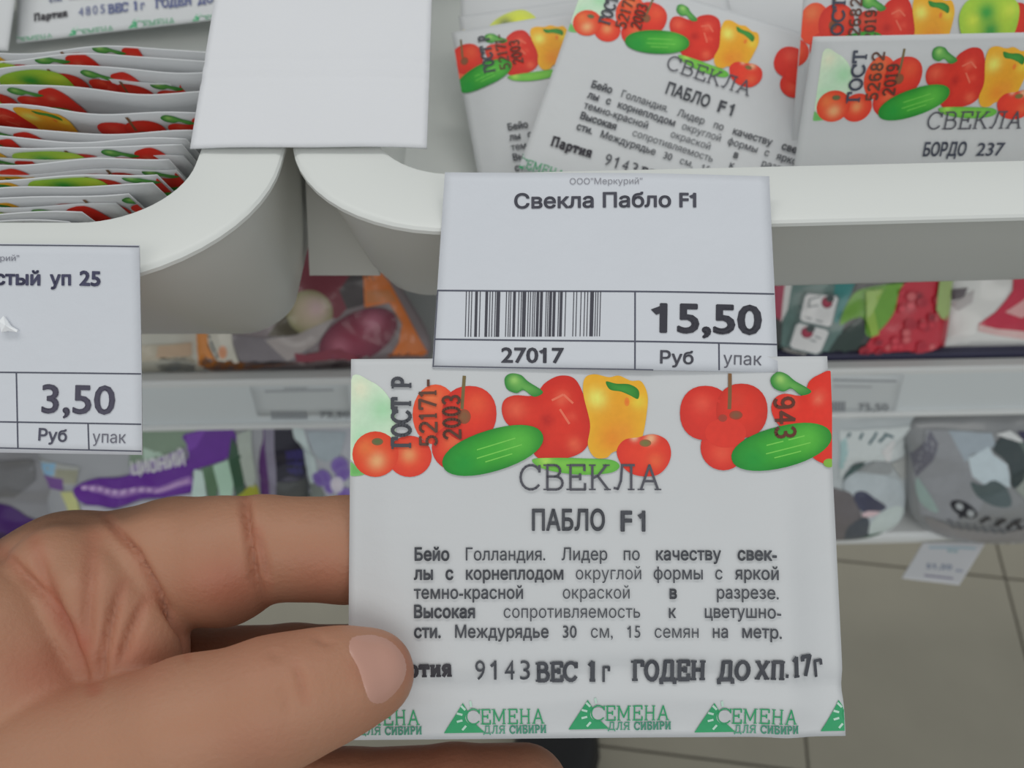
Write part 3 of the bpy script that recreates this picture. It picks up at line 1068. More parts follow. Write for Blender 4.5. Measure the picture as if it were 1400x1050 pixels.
ta = Art(1.45)
R_ = 'ruled_line'
strip(ta, R_, (598, 396.5), (1059.5, 401), 2.2, LN, layer=1)
strip(ta, R_, (594, 463), (1063.5, 470), 2.2, LN, layer=1)
strip(ta, R_, (591.5, 500), (893, 506), 1.6, LN, layer=1)
strip(ta, R_, (598.3, 396), (591.8, 501), 1.6, LN, layer=1)
strip(ta, R_, (868, 399), (868, 506), 2.2, LN, layer=1)
strip(ta, R_, (983, 469), (983.5, 506), 2.2, LN, layer=1)
text(ta, 'ООО"Меркурий"', (779, 252), (878, 252), 8.5, (125, 125, 132), 0.0)
text(ta, 'Свекла Пабло F1', (703, 284), (952, 283), 20, (62, 62, 72), 0.024)
text(ta, '15,50', (889, 454), (1042, 456), 40, (48, 48, 56), 0.028)
text(ta, '27017', (685, 495), (771, 496), 21, (58, 58, 66), 0.022)
text(ta, 'Руб', (902, 497), (948, 498), 17.5, (66, 66, 74), 0.02)
text(ta, 'упак', (989, 498), (1042, 499), 17.5, (84, 84, 92), 0.0)
bars = [(637, 1), (641, 1), (644.5, 1), (651, 3), (656, 1), (665, 3), (669.5, 1), (673, 1), (677, 1), (681, 4), (692, 1), (695.5, 1), (698, 1), (703, 3), (709, 1), (712.5, 1), (716.5, 4), (722, 1), (725, 1), (728.5, 1), (731, 1), (735, 3), (740, 3), (746.5, 1), (749, 1), (752.5, 3), (757.5, 3), (763.5, 1), (767, 3), (773, 1), (784, 1), (788, 1), (794, 1), (799, 1), (803, 1), (809, 4), (814, 1), (817, 1), (820.5, 1)]
for x, wd in bars:
    strip(ta, 'barcode', (x + 0.6, 398), (x - 1.0, 460), wd * 1.25, (58, 58, 66), 60, layer=2)
TP = pl3((607, 235, .1705), (1053, 238, .1705), (591, 500, .1612))
tag_obj('price_tag', 'white printed price tag with barcode reading 15,50 in front of the right bin', TP, [(608, 234), (1053, 239), (1065, 508), (590.5, 502)], ta, flat_h(-0.0004, 1, 0.063))

tb = Art(1.45)
strip(tb, R_, (-276, 332), (190, 337), 1.6, LN, layer=1)
strip(tb, R_, (-278, 506), (192, 511), 2.0, LN, layer=1)
strip(tb, R_, (-279, 572), (192.5, 580), 2.0, LN, layer=1)
strip(tb, R_, (-280, 606), (193, 617), 1.8, LN, layer=1)
strip(tb, R_, (22, 509), (25, 613), 2.0, LN, layer=1)
strip(tb, R_, (120.5, 579), (122, 615), 2.0, LN, layer=1)
text(tb, 'рий"', (1, 357), (27, 357), 8, (110, 110, 120), 0.0)
text(tb, 'стый', (-7, 389), (56, 390), 18.5, (62, 62, 84), 0.035)
text(tb, 'уп', (69, 390), (98, 390), 18.5, (62, 62, 84), 0.035)
text(tb, '25', (109, 390), (138, 391), 20, (62, 62, 84), 0.035)
text(tb, '3,50', (57, 564), (157, 566), 40, (66, 64, 78), 0.018)
text(tb, 'Руб', (53, 602), (92, 604), 16.5, (74, 74, 88), 0.02)
text(tb, 'упак', (127, 605), (172, 606), 16.5, (96, 96, 106), 0.0)
LP = pl3((-277, 331, .1585), (190, 337, .1585), (-280, 610, .1555))
lt = tag_obj('price_tag', 'white printed price tag reading 3,50 hanging on the left bin', LP, [(-277, 330), (190, 335), (193.5, 622), (-280, 614)], tb, flat_h(-0.0003, 2, 0.063))
# raised white patch standing in for the lamp glare on this tag
gp = LP.uv([(2, 440), (8, 433), (13, 440), (17, 446), (27, 452), (26, 455), (14, 453), (5, 455)])
gv = np.vstack([LP.at(gp, 0.0008), LP.at([gp.mean(0)], 0.0016), LP.at(gp, 0.0003)])
mk('glare_patch', gv, [(i, (i + 1) % 8, 8) for i in range(8)] + [(i, 9 + i, 9 + (i + 1) % 8, (i + 1) % 8) for i in range(8)] + [tuple(range(16, 8, -1))], M_GLARE, lt, label='white patch standing in for the glare on the left tag')

CP = pl3((296, -60, .1995), (590, -60, .1995), (258, 201, .1825))
hc = lambda uv: -0.0012 * ((uv[:, 0] - .0245) / .0245) ** 2 * 0.6 + 0.0002 * np.sin(uv[:, 0] * 200) - 0.00035 * np.exp(-((uv[:, 1] + 0.033) / 0.0012) ** 2) - 0.0003 * np.exp(-((uv[:, 1] + 0.0285) / 0.001) ** 2)
co = empty('blank_card', CP.at(CP.uv([(420, 203)]))[0], 'blank white paper card hanging over the rims where the two bins meet', 'card')
cq = CP.uv([(303, -70), (592, -70), (583, 199), (258, 200)])
grid_sheet('paper', CP, cq, hc, M_CARD, co, 0.0004, 36, 44)

# tags in the price rail
nR = np.array([0.0245, -1, 0.0])
RP = Plane(np.array([-.22, FY - .0005 + .0245 * (-.22 - .045), D(.396)]), np.array([.3, FY - .0005 + .0245 * (.3 - .045), D(.396)]), np.array([-.22, FY - .0005 + .0245 * (-.22 - .045), D(.43)]))
ra = Art(1.5)
G1 = (150, 154, 158)
strip(ra, 'lettering', (362, 535), (456, 533), 3, G1, layer=2)
strip(ra, 'lettering', (388, 531), (420, 530.5), 3, (158, 162, 165), layer=2)
for k in range(10):
    strip(ra, 'barcode', (372 + k * 5, 562), (373.5 + k * 5, 573), 3.0, (120, 124, 130), layer=2)
text(ra, '75,50', (437, 569), (479, 569), 7.5, (112, 116, 122), 0.02)
zf = lambda uv: np.zeros(len(uv))


def tag_rail(label, quad, a):
    o = empty('rail_tag', RP.at(RP.uv([quad[3]]))[0], label, 'price tag', 'faded price tags in the rail')
    grid_sheet('paper', RP, RP.uv(quad), zf, M_RAILTAG, o, 0.0003, 6, 4)
    place_art(a.to_uv(RP), RP, zf, o, M_PRINT, step=0.00002, eps=0.0001)


tag_rail('faded price tag in the shelf rail left of the held packet', [(340, 524.5), (474, 522), (480, 567), (352, 569)], ra)
rb = Art(1.5)
strip(rb, 'lettering', (1138, 519.5), (1226, 521), 3.2, (142, 146, 150), layer=2)
strip(rb, 'lettering', (1140, 528), (1192, 529), 2.6, (156, 160, 163), layer=2)
for k in range(5):
    strip(rb, 'barcode', (1136 + k * 4.5, 549), (1135.5 + k * 4.5, 562), 3, (112, 116, 122), layer=2)
text(rb, '75,50', (1173, 560), (1214, 560), 10, (100, 104, 110), 0.0)
tag_rail('faded price tag reading 75,50 in the shelf rail right of the held packet', [(1100, 513), (1236, 513), (1223, 567), (1100, 566)], rb)

# hanging tag under the lower shelf
hp_ = pl3((1262, 746, .668), (1346, 744, .668), (1236, 789, .655))
ha = Art(1.5)
strip(ha, 'lettering', (1270, 749), (1333, 751), 3, (150, 170, 180), layer=1)
strip(ha, 'lettering', (1294, 754), (1308, 755), 4, (145, 165, 170), layer=1)
text(ha, '51,50', (1266, 777), (1300, 780), 7, (110, 122, 145), 0.02)
strip(ha, 'lettering', (1305, 781), (1315, 782), 3, (140, 145, 160), layer=1)
strip(ha, 'lettering', (1264, 786), (1302, 792), 2.5, (130, 125, 145), layer=1)
tag_obj('hanging_tag', 'small white price tag dangling askew beneath the lower right shelf edge', hp_, [(1262, 742), (1347, 742), (1310, 801), (1234, 789)], ha, lambda uv: 0.002 * np.sin(uv[:, 0] * 60), m=M_CARD)


# ---------------------------------------------------------------- bags on the lower shelves
def yplane(y_bot, d_bot, y_top, d_top):
    f = lambda x, y, d: np.array([x, y + 0.0245 * (x - 0.045), D(d)])
    return Plane(f(-.3, y_top, d_top), f(.4, y_top, d_top), f(-.3, y_bot, d_bot))


F1 = yplane(.352, .392, .425, .305)
F2 = yplane(.337, .582, .386, .440)


class Pillow:
    def __init__(s, plane, outline_px, bulge, seed, lift=0.0):
        s.pl = plane
        pts = spline(outline_px, 4)
        s.out = plane.uv(pts)
        s.c = (s.out.min(0) + s.out.max(0)) / 2
        d = s.out - s.c
        ang = np.arctan2(d[:, 1], d[:, 0])
        o = np.argsort(ang)
        s.ang, s.rad = ang[o], np.linalg.norm(d, axis=1)[o]
        s.bulge, s.lift = bulge, lift
        r = np.random.default_rng(seed)
        s.w = [(r.uniform(0, 6.28), r.uniform(60, 260), r.uniform(0, 6.28)) for _ in range(7)]

    def h(s, uv):
        d = uv - s.c
        a = np.arctan2(d[:, 1], d[:, 0])
        R = np.interp(a, s.ang, s.rad, period=2 * math.pi)
        t = np.clip(np.linalg.norm(d, axis=1) / R, 0, 1)
        z = s.bulge * np.sqrt(1 - t ** 2.6 + 1e-6)
        for ph, fr, an in s.w:
            z = z + s.bulge * 0.045 * np.sin((uv[:, 0] * math.cos(an) + uv[:, 1] * math.sin(an)) * fr + ph) * (1 - t ** 4)
        return z + s.lift

    def keep(s, V):
        """rest on the shelf board and stay behind the rail"""
        front = FY + 0.0245 * (V[:, 0] - 0.045)
        if s.pl is F1:
            V[:, 2] = np.maximum(V[:, 2], D(0.3978))
            low = V[:, 2] < D(0.384)
            V[low, 1] = np.maximum(V[low, 1], front[low] + 0.0125)
        else:
            V[:, 2] = np.maximum(V[:, 2], D(0.5816))
        return V

    def build(s, name, label, base, art_, group, cat='bag', k=1.6, part='bag_film'):
        o = empty(name, s.pl.at([(s.c[0], s.out[:, 1].min())])[0], label, cat, group)
        N, Rn = 72, 16
        aa = np.linspace(-math.pi, math.pi, N, endpoint=False)
        R = np.interp(aa, s.ang, s.rad, period=2 * math.pi)
        uv = [s.c]
        for j in range(1, Rn + 1):
            t = math.sin(j / Rn * math.pi / 2)
            uv += list(s.c + np.stack([np.cos(aa) * R * t, np.sin(aa) * R * t], 1))
        uv = np.array(uv)
        top = s.pl.at(uv, s.h(uv))
        bot = s.pl.at(uv, -s.h(uv) * 0.25 + 1.2 * s.lift)
        n = len(uv)
        f = []
        for g, flip in ((0, 0), (n, 1)):
            for i in range(N):
                q = (g, g + 1 + i, g + 1 + (i + 1) % N)
                f.append(q[::-1] if flip else q)
            for j in range(Rn - 1):
                a, b = g + 1 + j * N, g + 1 + (j + 1) * N
                for i in range(N):
                    q = (a + i, b + i, b + (i + 1) % N, a + (i + 1) % N)
                    f.append(q[::-1] if flip else q)
        e = 1 + (Rn - 1) * N
        for i in range(N):
            f.append((e + i, n + e + i, n + e + (i + 1) % N, e + (i + 1) % N))
        col = np.tile(alb(base, k), (2 * n, 1))
        mk(part, s.keep(np.vstack([top, bot])), f, M_FOIL, o, colors=col, smooth=True)
        if art_:
            place_art(art_.to_uv(s.pl), s.pl, s.h, o, M_BAGP, step=0.00004, eps=0.0006, post=s.keep)
        return o


GB1 = 'seed and onion bags on the middle shelf'
GB2 = 'plant food and soil bags on the lower shelf'
BP = 'bag_print'
# --- middle shelf
x = Pillow(F1, [(40, 330), (50, 500), (90, 523), (190, 524), (268, 518), (284, 470), (280, 330)], .012, 41)
a = Art(1.75)
poly(a, BP, [(196, 470), (262, 466), (270, 500), (200, 498)], (160, 152, 135))
poly(a, BP, [(225, 470), (268, 466), (268, 484), (222, 486)], (165, 142, 118))
poly(a, BP, [(215, 510), (245, 502), (268, 505), (266, 518), (220, 520)], (130, 135, 138))
x.build('produce_bag', 'pale clear bag on the middle shelf behind the 3,50 tag, olive and grey inside', (168, 166, 156), a, GB1, k=1.75)

x = Pillow(F1, [(265, 330), (268, 440), (276, 500), (290, 519), (320, 523), (450, 512), (560, 498), (588, 488), (584, 450), (545, 385), (520, 330)], .012, 42, 0.002)
a = Art(1.75)
poly(a, BP, [(385, 340), (395, 400), (388, 420), (420, 452), (470, 430), (500, 395), (500, 340)], (110, 52, 62))
poly(a, BP, [(375, 455), (395, 425), (425, 448), (415, 458)], (72, 66, 52))
blob(a, BP, ell(430, 424, 32, 30), (168, 152, 130), (120, 118, 84), [(440, 418, 14, (175, 150, 148))])
poly(a, BP, [(470, 395), (500, 350), (520, 390), (500, 415), (480, 420)], (68, 64, 66))
poly(a, BP, [(500, 340), (535, 385), (586, 480), (578, 490), (530, 494), (548, 465), (552, 440), (535, 412), (503, 418)], (200, 104, 50))
poly(a, BP, [(505, 395), (535, 395), (545, 410), (505, 412)], (176, 110, 66))
poly(a, BP, [(322, 455), (370, 458), (405, 455), (440, 450), (420, 490), (400, 510), (345, 514), (335, 488)], (110, 104, 108))
poly(a, BP, [(370, 460), (410, 455), (465, 430), (440, 465), (400, 490)], (146, 138, 136))
poly(a, BP, [(405, 492), (440, 500), (476, 494), (470, 506), (410, 512)], (172, 160, 158))
blob(a, BP, ell(494, 457, 56, 32, -28), (126, 46, 66), (92, 32, 50), [(512, 438, 12, (160, 90, 110)), (470, 470, 12, (150, 84, 100))])
poly(a, BP, [(410, 478), (425, 480), (470, 472), (500, 488), (478, 498), (440, 494), (412, 490)], (116, 44, 58))
poly(a, BP, [(266, 440), (292, 440), (292, 470), (304, 492), (320, 506), (350, 512), (410, 508), (350, 518), (315, 523), (288, 519), (272, 500)], (218, 120, 58))
poly(a, BP, [(291, 440), (322, 440), (326, 466), (338, 500), (336, 508), (318, 502), (302, 486), (292, 464)], (176, 172, 160))
strip(a, BP, (293, 455), (306, 486), 3, (80, 84, 84), layer=None)
strip(a, BP, (306, 486), (334, 508), 3, (80, 84, 84))
blob(a, BP, ell(313, 478, 6, 9), (216, 126, 90), (216, 140, 110), rings=2)
strip(a, BP, (430, 516), (478, 506), 4, (52, 46, 50))
x.build('onion_set_bag', 'orange-edged bag of red onion sets on the middle shelf above the rail', (120, 110, 112), a, GB1, k=1.75)

x = Pillow(F1, [(1040, 330), (1046, 440), (1062, 494), (1120, 502), (1200, 499), (1275, 492), (1291, 450), (1294, 400), (1290, 330)], .014, 43, 0.002)
a = Art(1.75)
poly(a, BP, [(1046, 340), (1066, 340), (1066, 400), (1060, 436), (1052, 430)], (150, 60, 80))
poly(a, BP, [(1078, 350), (1150, 350), (1146, 420), (1135, 455), (1115, 490), (1060, 486), (1062, 440)], (84, 108, 104))
poly(a, BP, [(1066, 350), (1078, 350), (1068, 420), (1060, 440)], (190, 186, 184))
poly(a, BP, [(1130, 350), (1165, 350), (1150, 400), (1130, 440), (1125, 430)], (40, 112, 110))
poly(a, BP, spline([(1134, 440), (1146, 410), (1165, 392), (1220, 385), (1222, 404), (1210, 425), (1195, 440), (1180, 456), (1168, 452), (1165, 432), (1150, 432)], 4), (98, 146, 52))
poly(a, BP, [(1115, 488), (1132, 455), (1160, 428), (1168, 452), (1160, 472), (1125, 496)], (42, 56, 52))
red = spline([(1165, 478), (1176, 458), (1194, 440), (1208, 420), (1218, 385), (1262, 380), (1290, 400), (1291, 440), (1282, 472), (1272, 491), (1200, 496), (1142, 498), (1150, 486)], 4)
poly(a, BP, red, (172, 42, 56))
rb_ = np.random.default_rng(5)
for _ in range(70):
    bx, by = rb_.uniform(1160, 1284), rb_.uniform(392, 490)
    if by < 520 - (bx - 1140) * 1.0 and bx < 1215:
        if by < 500 - (bx - 1140) * 0.95:
            continue
    r_ = rb_.uniform(5, 8)
    cc = [(196, 62, 74), (182, 48, 62), (150, 30, 46), (206, 96, 98), (120, 26, 40)][rb_.integers(5)]
    blob(a, BP, ell(bx, by, r_, r_ * .9, n=12), cc, (160, 38, 52), rings=2)
poly(a, BP, [(1166, 395), (1188, 392), (1176, 420), (1184, 452), (1174, 456), (1166, 434)], (128, 160, 62))
poly(a, BP, [(1268, 350), (1292, 350), (1290, 415), (1284, 436), (1272, 432), (1264, 420)], (140, 160, 98))
strip(a, BP, (1278, 470), (1282, 430), 2.5, (150, 40, 60))
for q, b in ((((1092, 399), (1128, 402), (1131, 406), (1121, 440), (1117, 442), (1084, 435), (1081, 431), (1088, 402)), (1116, 410)),
             (((1080, 438), (1114, 446), (1118, 450), (1109, 476), (1104, 479), (1074, 472), (1070, 468), (1076, 441)), (1090, 450))):
    qc = np.mean(q, 0)
    poly(a, BP, [tuple(qc + (np.array(p) - qc) * 1.10) for p in q], (88, 104, 104))
    poly(a, BP, q, (196, 198, 198))
    blob(a, BP, ell(b[0], b[1], 8, 8, n=14), (150, 40, 64), (110, 40, 60), rings=2)
    blob(a, BP, ell(b[0] + 4, b[1] - 5, 6, 5, n=14), (52, 62, 62), (60, 66, 66), rings=1)
for q in (((1093, 406), (1108, 402)), ((1093, 406), (1091, 416)), ((1091, 416), (1104, 414)), ((1088, 430), (1110, 436)), ((1100, 455), (1108, 458)), ((1094, 460), (1102, 462))):
    strip(a, BP, *q, 1.8, (110, 116, 118))
poly(a, BP, [(1062, 476), (1100, 484), (1104, 492), (1066, 490)], (186, 184, 182))
poly(a, BP, [(1078, 484), (1092, 484), (1092, 490), (1074, 490)], (190, 90, 90))
poly(a, BP, [(1150, 492), (1200, 488), (1250, 482), (1240, 489), (1190, 494)], (190, 130, 126))
x.build('berry_bag', 'glossy bag printed with red berries and green leaves on the middle shelf', (60, 62, 62), a, GB1, k=1.75)

x = Pillow(F1, [(1286, 330), (1290, 400), (1284, 450), (1284, 486), (1340, 488), (1480, 486), (1520, 440), (1520, 330)], .012, 44)
a = Art(1.75)
poly(a, BP, [(1372, 340), (1366, 395), (1345, 425), (1325, 441), (1350, 448), (1420, 454), (1470, 450), (1470, 340)], (168, 36, 60))
poly(a, BP, [(1325, 441), (1350, 447), (1420, 453), (1420, 466), (1350, 456), (1324, 450)], (196, 158, 156))
poly(a, BP, [(1358, 424), (1385, 405), (1400, 412), (1400, 420), (1380, 432)], (214, 140, 140))
poly(a, BP, [(1384, 395), (1396, 394), (1400, 408), (1390, 412)], (86, 20, 40))
poly(a, BP, [(1292, 395), (1312, 392), (1308, 405), (1296, 410)], (90, 84, 88))
poly(a, BP, [(1295, 415), (1320, 395), (1318, 412), (1302, 424)], (160, 156, 156))
x.build('vegetable_bag', 'silvery bag with a crimson corner at the right end of the middle shelf', (190, 188, 186), a, GB1, k=1.75)

# --- lower shelf, left
x = Pillow(F2, [(-120, 560), (-130, 660), (-110, 752), (0, 762), (100, 752), (125, 690), (118, 600), (110, 560)], .014, 51)
a = Art(1.75)
poly(a, BP, [(-100, 640), (0, 667), (50, 688), (98, 706), (104, 716), (60, 724), (30, 734), (-60, 750), (-100, 700)], (58, 26, 88))
poly(a, BP, [(-60, 690), (20, 716), (30, 734), (-60, 744)], (48, 32, 62))
poly(a, BP, [(0, 612), (55, 616), (60, 640), (30, 665), (0, 660)], (96, 96, 98))
x.build('fertiliser_bag', 'grey bag with a dark purple band on the lower shelf under the 3,50 tag', (118, 118, 122), a, GB2, k=1.75)

x = Pillow(F2, [(58, 560), (60, 620), (90, 740), (180, 765), (300, 760), (372, 740), (362, 640), (360, 560)], .015, 52, .006)
a = Art(1.75)
poly(a, BP, [(60, 612), (124, 615), (118, 640), (95, 645), (60, 640)], (150, 152, 150))
poly(a, BP, [(62, 618), (90, 614), (86, 632), (72, 634)], (122, 160, 186))
poly(a, BP, [(90, 622), (122, 620), (118, 640), (88, 640)], (138, 138, 122))
poly(a, BP, [(60, 634), (100, 634), (100, 650), (62, 650)], (104, 72, 130))
poly(a, BP, [(96, 652), (116, 650), (122, 670), (138, 695), (128, 702), (112, 690), (104, 668)], (170, 172, 120))
poly(a, BP, [(110, 676), (122, 676), (138, 695), (128, 702)], (196, 170, 60))
poly(a, BP, [(122, 672), (132, 680), (140, 690), (132, 696)], (50, 60, 30))
poly(a, BP, [(193, 570), (285, 570), (262, 592), (220, 610), (190, 614)], (112, 130, 112))
poly(a, BP, [(208, 590), (232, 596), (240, 605), (210, 612)], (156, 176, 162))
poly(a, BP, [(192, 612), (225, 604), (262, 592), (268, 612), (225, 620), (192, 626)], (150, 136, 170))
lp = (168, 164, 190)
text(a, 'ЦИОНИЙ', (196, 623), (266, 611), 17, (186, 186, 204), 0.03)
pu = (86, 34, 128)
poly(a, BP, spline([(116, 644), (150, 630), (195, 624), (262, 611), (268, 590), (262, 574), (326, 568), (324, 602), (288, 614), (274, 622), (278, 646), (230, 654), (180, 664), (140, 668), (120, 660)], 3), pu)
poly(a, BP, [(264, 574), (290, 570), (280, 588), (268, 596)], (104, 54, 148))
poly(a, BP, [(150, 640), (195, 642), (230, 640), (272, 626), (276, 636), (230, 648), (190, 652), (140, 650), (122, 642)], (134, 98, 158))
for k_ in range(9):
    strip(a, BP, (126 + k_ * 11, 645 + (k_ % 2)), (133 + k_ * 11, 644), 5, (176, 150, 196))
strip(a, BP, (225, 646), (270, 632), 3, (170, 140, 180))
poly(a, BP, [(125, 668), (180, 666), (230, 656), (276, 648), (276, 668), (274, 740), (140, 740), (130, 700)], (158, 158, 168))
for q, c in ((((278, 616), (290, 618), (294, 660), (280, 672), (274, 650)), (170, 190, 182)), (((288, 614), (302, 612), (308, 640), (306, 660), (296, 656)), (80, 106, 82)),
             (((302, 612), (322, 606), (328, 640), (326, 664), (312, 664), (308, 640)), (150, 178, 160)), (((322, 606), (326, 576), (338, 600), (342, 650), (332, 660), (328, 640)), (46, 74, 56)),
             (((332, 574), (350, 570), (356, 640), (350, 656), (342, 640)), (152, 160, 152))):
    poly(a, BP, q, c)
poly(a, BP, spline([(292, 662), (302, 656), (312, 662), (325, 660), (340, 652), (352, 644), (360, 660), (358, 700), (292, 700)], 3), (140, 142, 44))
x.build('plant_food_bag', 'bag with bright purple label and green stripes on the lower shelf above the finger', (140, 142, 146), a, GB2, k=1.75)

x = Pillow(F2, [(344, 560), (356, 640), (362, 740), (400, 748), (424, 740), (424, 640), (420, 560)], .012, 53, .003)
a = Art(1.75)
poly(a, BP, [(350, 570), (366, 570), (372, 620), (376, 680), (380, 720), (364, 720), (358, 660)], (78, 44, 96))
poly(a, BP, [(366, 570), (380, 570), (384, 640), (382, 720), (378, 700), (372, 630)], (116, 112, 128))
poly(a, BP, [(380, 575), (424, 575), (424, 640), (400, 634), (384, 640)], (26, 24, 38))
poly(a, BP, [(396, 600), (420, 600), (418, 636), (398, 630)], (38, 32, 84))
poly(a, BP, [(384, 640), (424, 640), (424, 720), (384, 720)], (68, 70, 70))
x.build('soil_bag', 'narrow dark bag with a purple stripe between two paler bags on the lower shelf', (66, 64, 78), a, GB2, k=1.75)

x = Pillow(F2, [(402, 560), (412, 600), (424, 660), (430, 745), (500, 760), (640, 745), (660, 640), (650, 560)], .014, 54, .005)
a = Art(1.75)
poly(a, BP, [(404, 572), (420, 572), (436, 610), (440, 640), (432, 656), (424, 640), (412, 600)], (176, 188, 192))
poly(a, BP, [(424, 574), (478, 574), (470, 600), (450, 610), (438, 606)], (146, 156, 162))
poly(a, BP, [(424, 650), (440, 642), (450, 660), (444, 690), (424, 690)], (110, 116, 112))
for cx, cy, r in ((448, 634, 11), (440, 638, 9), (470, 614, 12), (474, 625, 10), (456, 645, 8), (476, 655, 10)):
    blob(a, BP, ell(cx, cy, r, r * 1.1, n=14), (104, 80, 150), (120, 104, 160), rings=3)
blob(a, BP, ell(466, 640, 9, 11), (186, 180, 190), (176, 172, 186), rings=2)
poly(a, BP, [(446, 662), (466, 655), (468, 690), (440, 690)], (180, 182, 184))
x.build('violet_food_bag', 'pale bag printed with purple violets on the lower shelf beside the held packet', (158, 160, 166), a, GB2, k=1.75)

# --- lower shelf, right
x = Pillow(F2, [(990, 560), (985, 650), (1000, 725), (1080, 738), (1140, 735), (1200, 727), (1234, 700), (1237, 640), (1236, 590), (1240, 560)], .016, 55)
a = Art(1.75)
poly(a, BP, [(1140, 575), (1238, 573), (1236, 618), (1206, 614), (1186, 612), (1160, 614), (1145, 630), (1138, 640)], (178, 184, 184))
poly(a, BP, [(1140, 590), (1148, 584), (1150, 600), (1142, 625), (1136, 620)], (140, 168, 168))
for q in (((1150, 584), (1154, 578)), ((1166, 586), (1171, 578)), ((1178, 592), (1186, 584)), ((1186, 584), (1190, 578)), ((1192, 590), (1202, 582)), ((1200, 580), (1212, 584))):
    strip(a, BP, *q, 3.2, (66, 90, 96))
poly(a, BP, [(1194, 600), (1214, 586), (1208, 614), (1202, 616)], (188, 196, 200))
poly(a, BP, [(1160, 630), (1185, 612), (1206, 616), (1212, 632), (1200, 634)], (134, 138, 140))
poly(a, BP, [(1142, 640), (1156, 620), (1172, 613), (1168, 626), (1154, 636)], (62, 82, 82))
poly(a, BP, spline([(1142, 646), (1165, 632), (1200, 634), (1225, 650), (1232, 680), (1228, 705), (1205, 722), (1182, 722), (1180, 700), (1170, 680)], 3), (160, 168, 172))
poly(a, BP, [(1208, 618), (1236, 616), (1236, 650), (1226, 645)], (150, 152, 150))
poly(a, BP, spline([(1110, 650), (1140, 650), (1158, 662), (1168, 690), (1165, 735), (1110, 735)], 3), (96, 92, 94))
poly(a, BP, spline([(1158, 658), (1172, 655), (1184, 662), (1198, 672), (1202, 680), (1190, 684), (1172, 684), (1160, 672)], 3), (62, 64, 82))
poly(a, BP, spline([(1168, 686), (1178, 682), (1194, 684), (1184, 690), (1174, 690)], 3), (206, 166, 170))
poly(a, BP, spline([(1182, 700), (1196, 685), (1218, 680), (1232, 690), (1230, 705), (1210, 718), (1190, 722), (1180, 714)], 3), (172, 182, 180))
poly(a, BP, spline([(1150, 700), (1176, 690), (1180, 712), (1172, 728), (1150, 734)], 3), (66, 72, 80))
poly(a, BP, spline([(1168, 728), (1182, 720), (1202, 719), (1190, 728), (1174, 731)], 3), (62, 92, 80))
x.build('orchid_soil_bag', 'silvery bag with a dark-centred white flower beside the right edge of the held packet', (160, 166, 168), a, GB2, k=1.75)

x = Pillow(F2, [(1252, 565), (1237, 610), (1236, 665), (1244, 700), (1275, 724), (1330, 734), (1390, 734), (1470, 720), (1500, 660), (1490, 565)], .018, 56, .003)
a = Art(1.75)
poly(a, BP, [(1256, 574), (1285, 574), (1310, 600), (1330, 640), (1320, 670), (1290, 690), (1250, 690), (1240, 640)], (128, 130, 134))
poly(a, BP, [(1238, 612), (1262, 575), (1270, 590), (1262, 612), (1244, 640)], (94, 94, 104))
poly(a, BP, [(1285, 574), (1340, 574), (1345, 590), (1310, 600), (1302, 610)], (140, 150, 158))
poly(a, BP, [(1306, 604), (1335, 590), (1340, 600), (1356, 610), (1359, 640), (1345, 634), (1335, 632), (1325, 636), (1310, 626)], (170, 182, 190))
poly(a, BP, spline([(1340, 594), (1356, 578), (1374, 580), (1384, 604), (1380, 630), (1362, 640), (1358, 610)], 3), (50, 60, 62))
poly(a, BP, spline([(1374, 582), (1392, 590), (1394, 620), (1376, 640), (1384, 604)], 3), (84, 96, 92))
poly(a, BP, spline([(1308, 634), (1322, 636), (1336, 628), (1354, 640), (1358, 660), (1335, 662), (1316, 652)], 3), (74, 86, 88))
poly(a, BP, [(1345, 575), (1366, 572), (1386, 586), (1376, 586), (1358, 580)], (186, 192, 196))
poly(a, BP, [(1376, 573), (1410, 573), (1410, 620), (1396, 610)], (48, 44, 70))
poly(a, BP, [(1382, 655), (1410, 640), (1410, 664), (1386, 664)], (48, 48, 70))
poly(a, BP, [(1366, 642), (1392, 620), (1400, 640), (1380, 656)], (128, 134, 128))
poly(a, BP, spline([(1254, 690), (1300, 700), (1360, 704), (1420, 690), (1420, 725), (1340, 732), (1280, 722)], 3), (118, 116, 116))
poly(a, BP, spline([(1246, 640), (1270, 680), (1252, 676), (1244, 660)], 3), (132, 150, 146))
strip(a, BP, (1275, 718), (1330, 728), 4, (160, 164, 164))
strip(a, BP, (1330, 728), (1400, 724), 4, (156, 160, 160))
IK = (34, 34, 40)
poly(a, BP, [tuple(p) for p in ell(1300, 672, 17, 9.5, 24, n=22)], IK)
blob(a, BP, ell(1295, 669, 5, 4.6, 24, n=14), (150, 154, 156), (140, 144, 146), rings=1)
blob(a, BP, ell(1308, 676, 4.6, 5, 24, n=14), (150, 154, 156), (140, 144, 146), rings=1)
strip(a, BP, (1295, 684), (1304, 664), 4, IK)
for q, t_ in ((((1322, 690), (1330, 679)), 5), (((1342, 695), (1354, 684)), 5), (((1330, 679), (1333, 684)), 3), (((1354, 683), (1342, 685)), 3), (((1358, 700), (1366, 690)), 4.5), (((1366, 686), (1378, 700)), 4.5), (((1364, 692), (1376, 684)), 4)):
    strip(a, BP, *q, t_, IK)
text(a, 'УС', (1384, 699), (1416, 694), 15, IK, 0.04)
for k_ in range(7):
    xx = 1280 + k_ * 11
    strip(a, BP, (xx, 688 + k_ * 3 - k_ ** 2 * .25), (xx + 7, 692 + k_ * 2.6 - k_ ** 2 * .2), 3, (86, 88, 92))
    strip(a, BP, (xx + 4, 698 + k_ * 2.2 - k_ ** 2 * .2), (xx + 10, 699 + k_ * 2.2 - k_ ** 2 * .2), 2.2, (92, 96, 98))
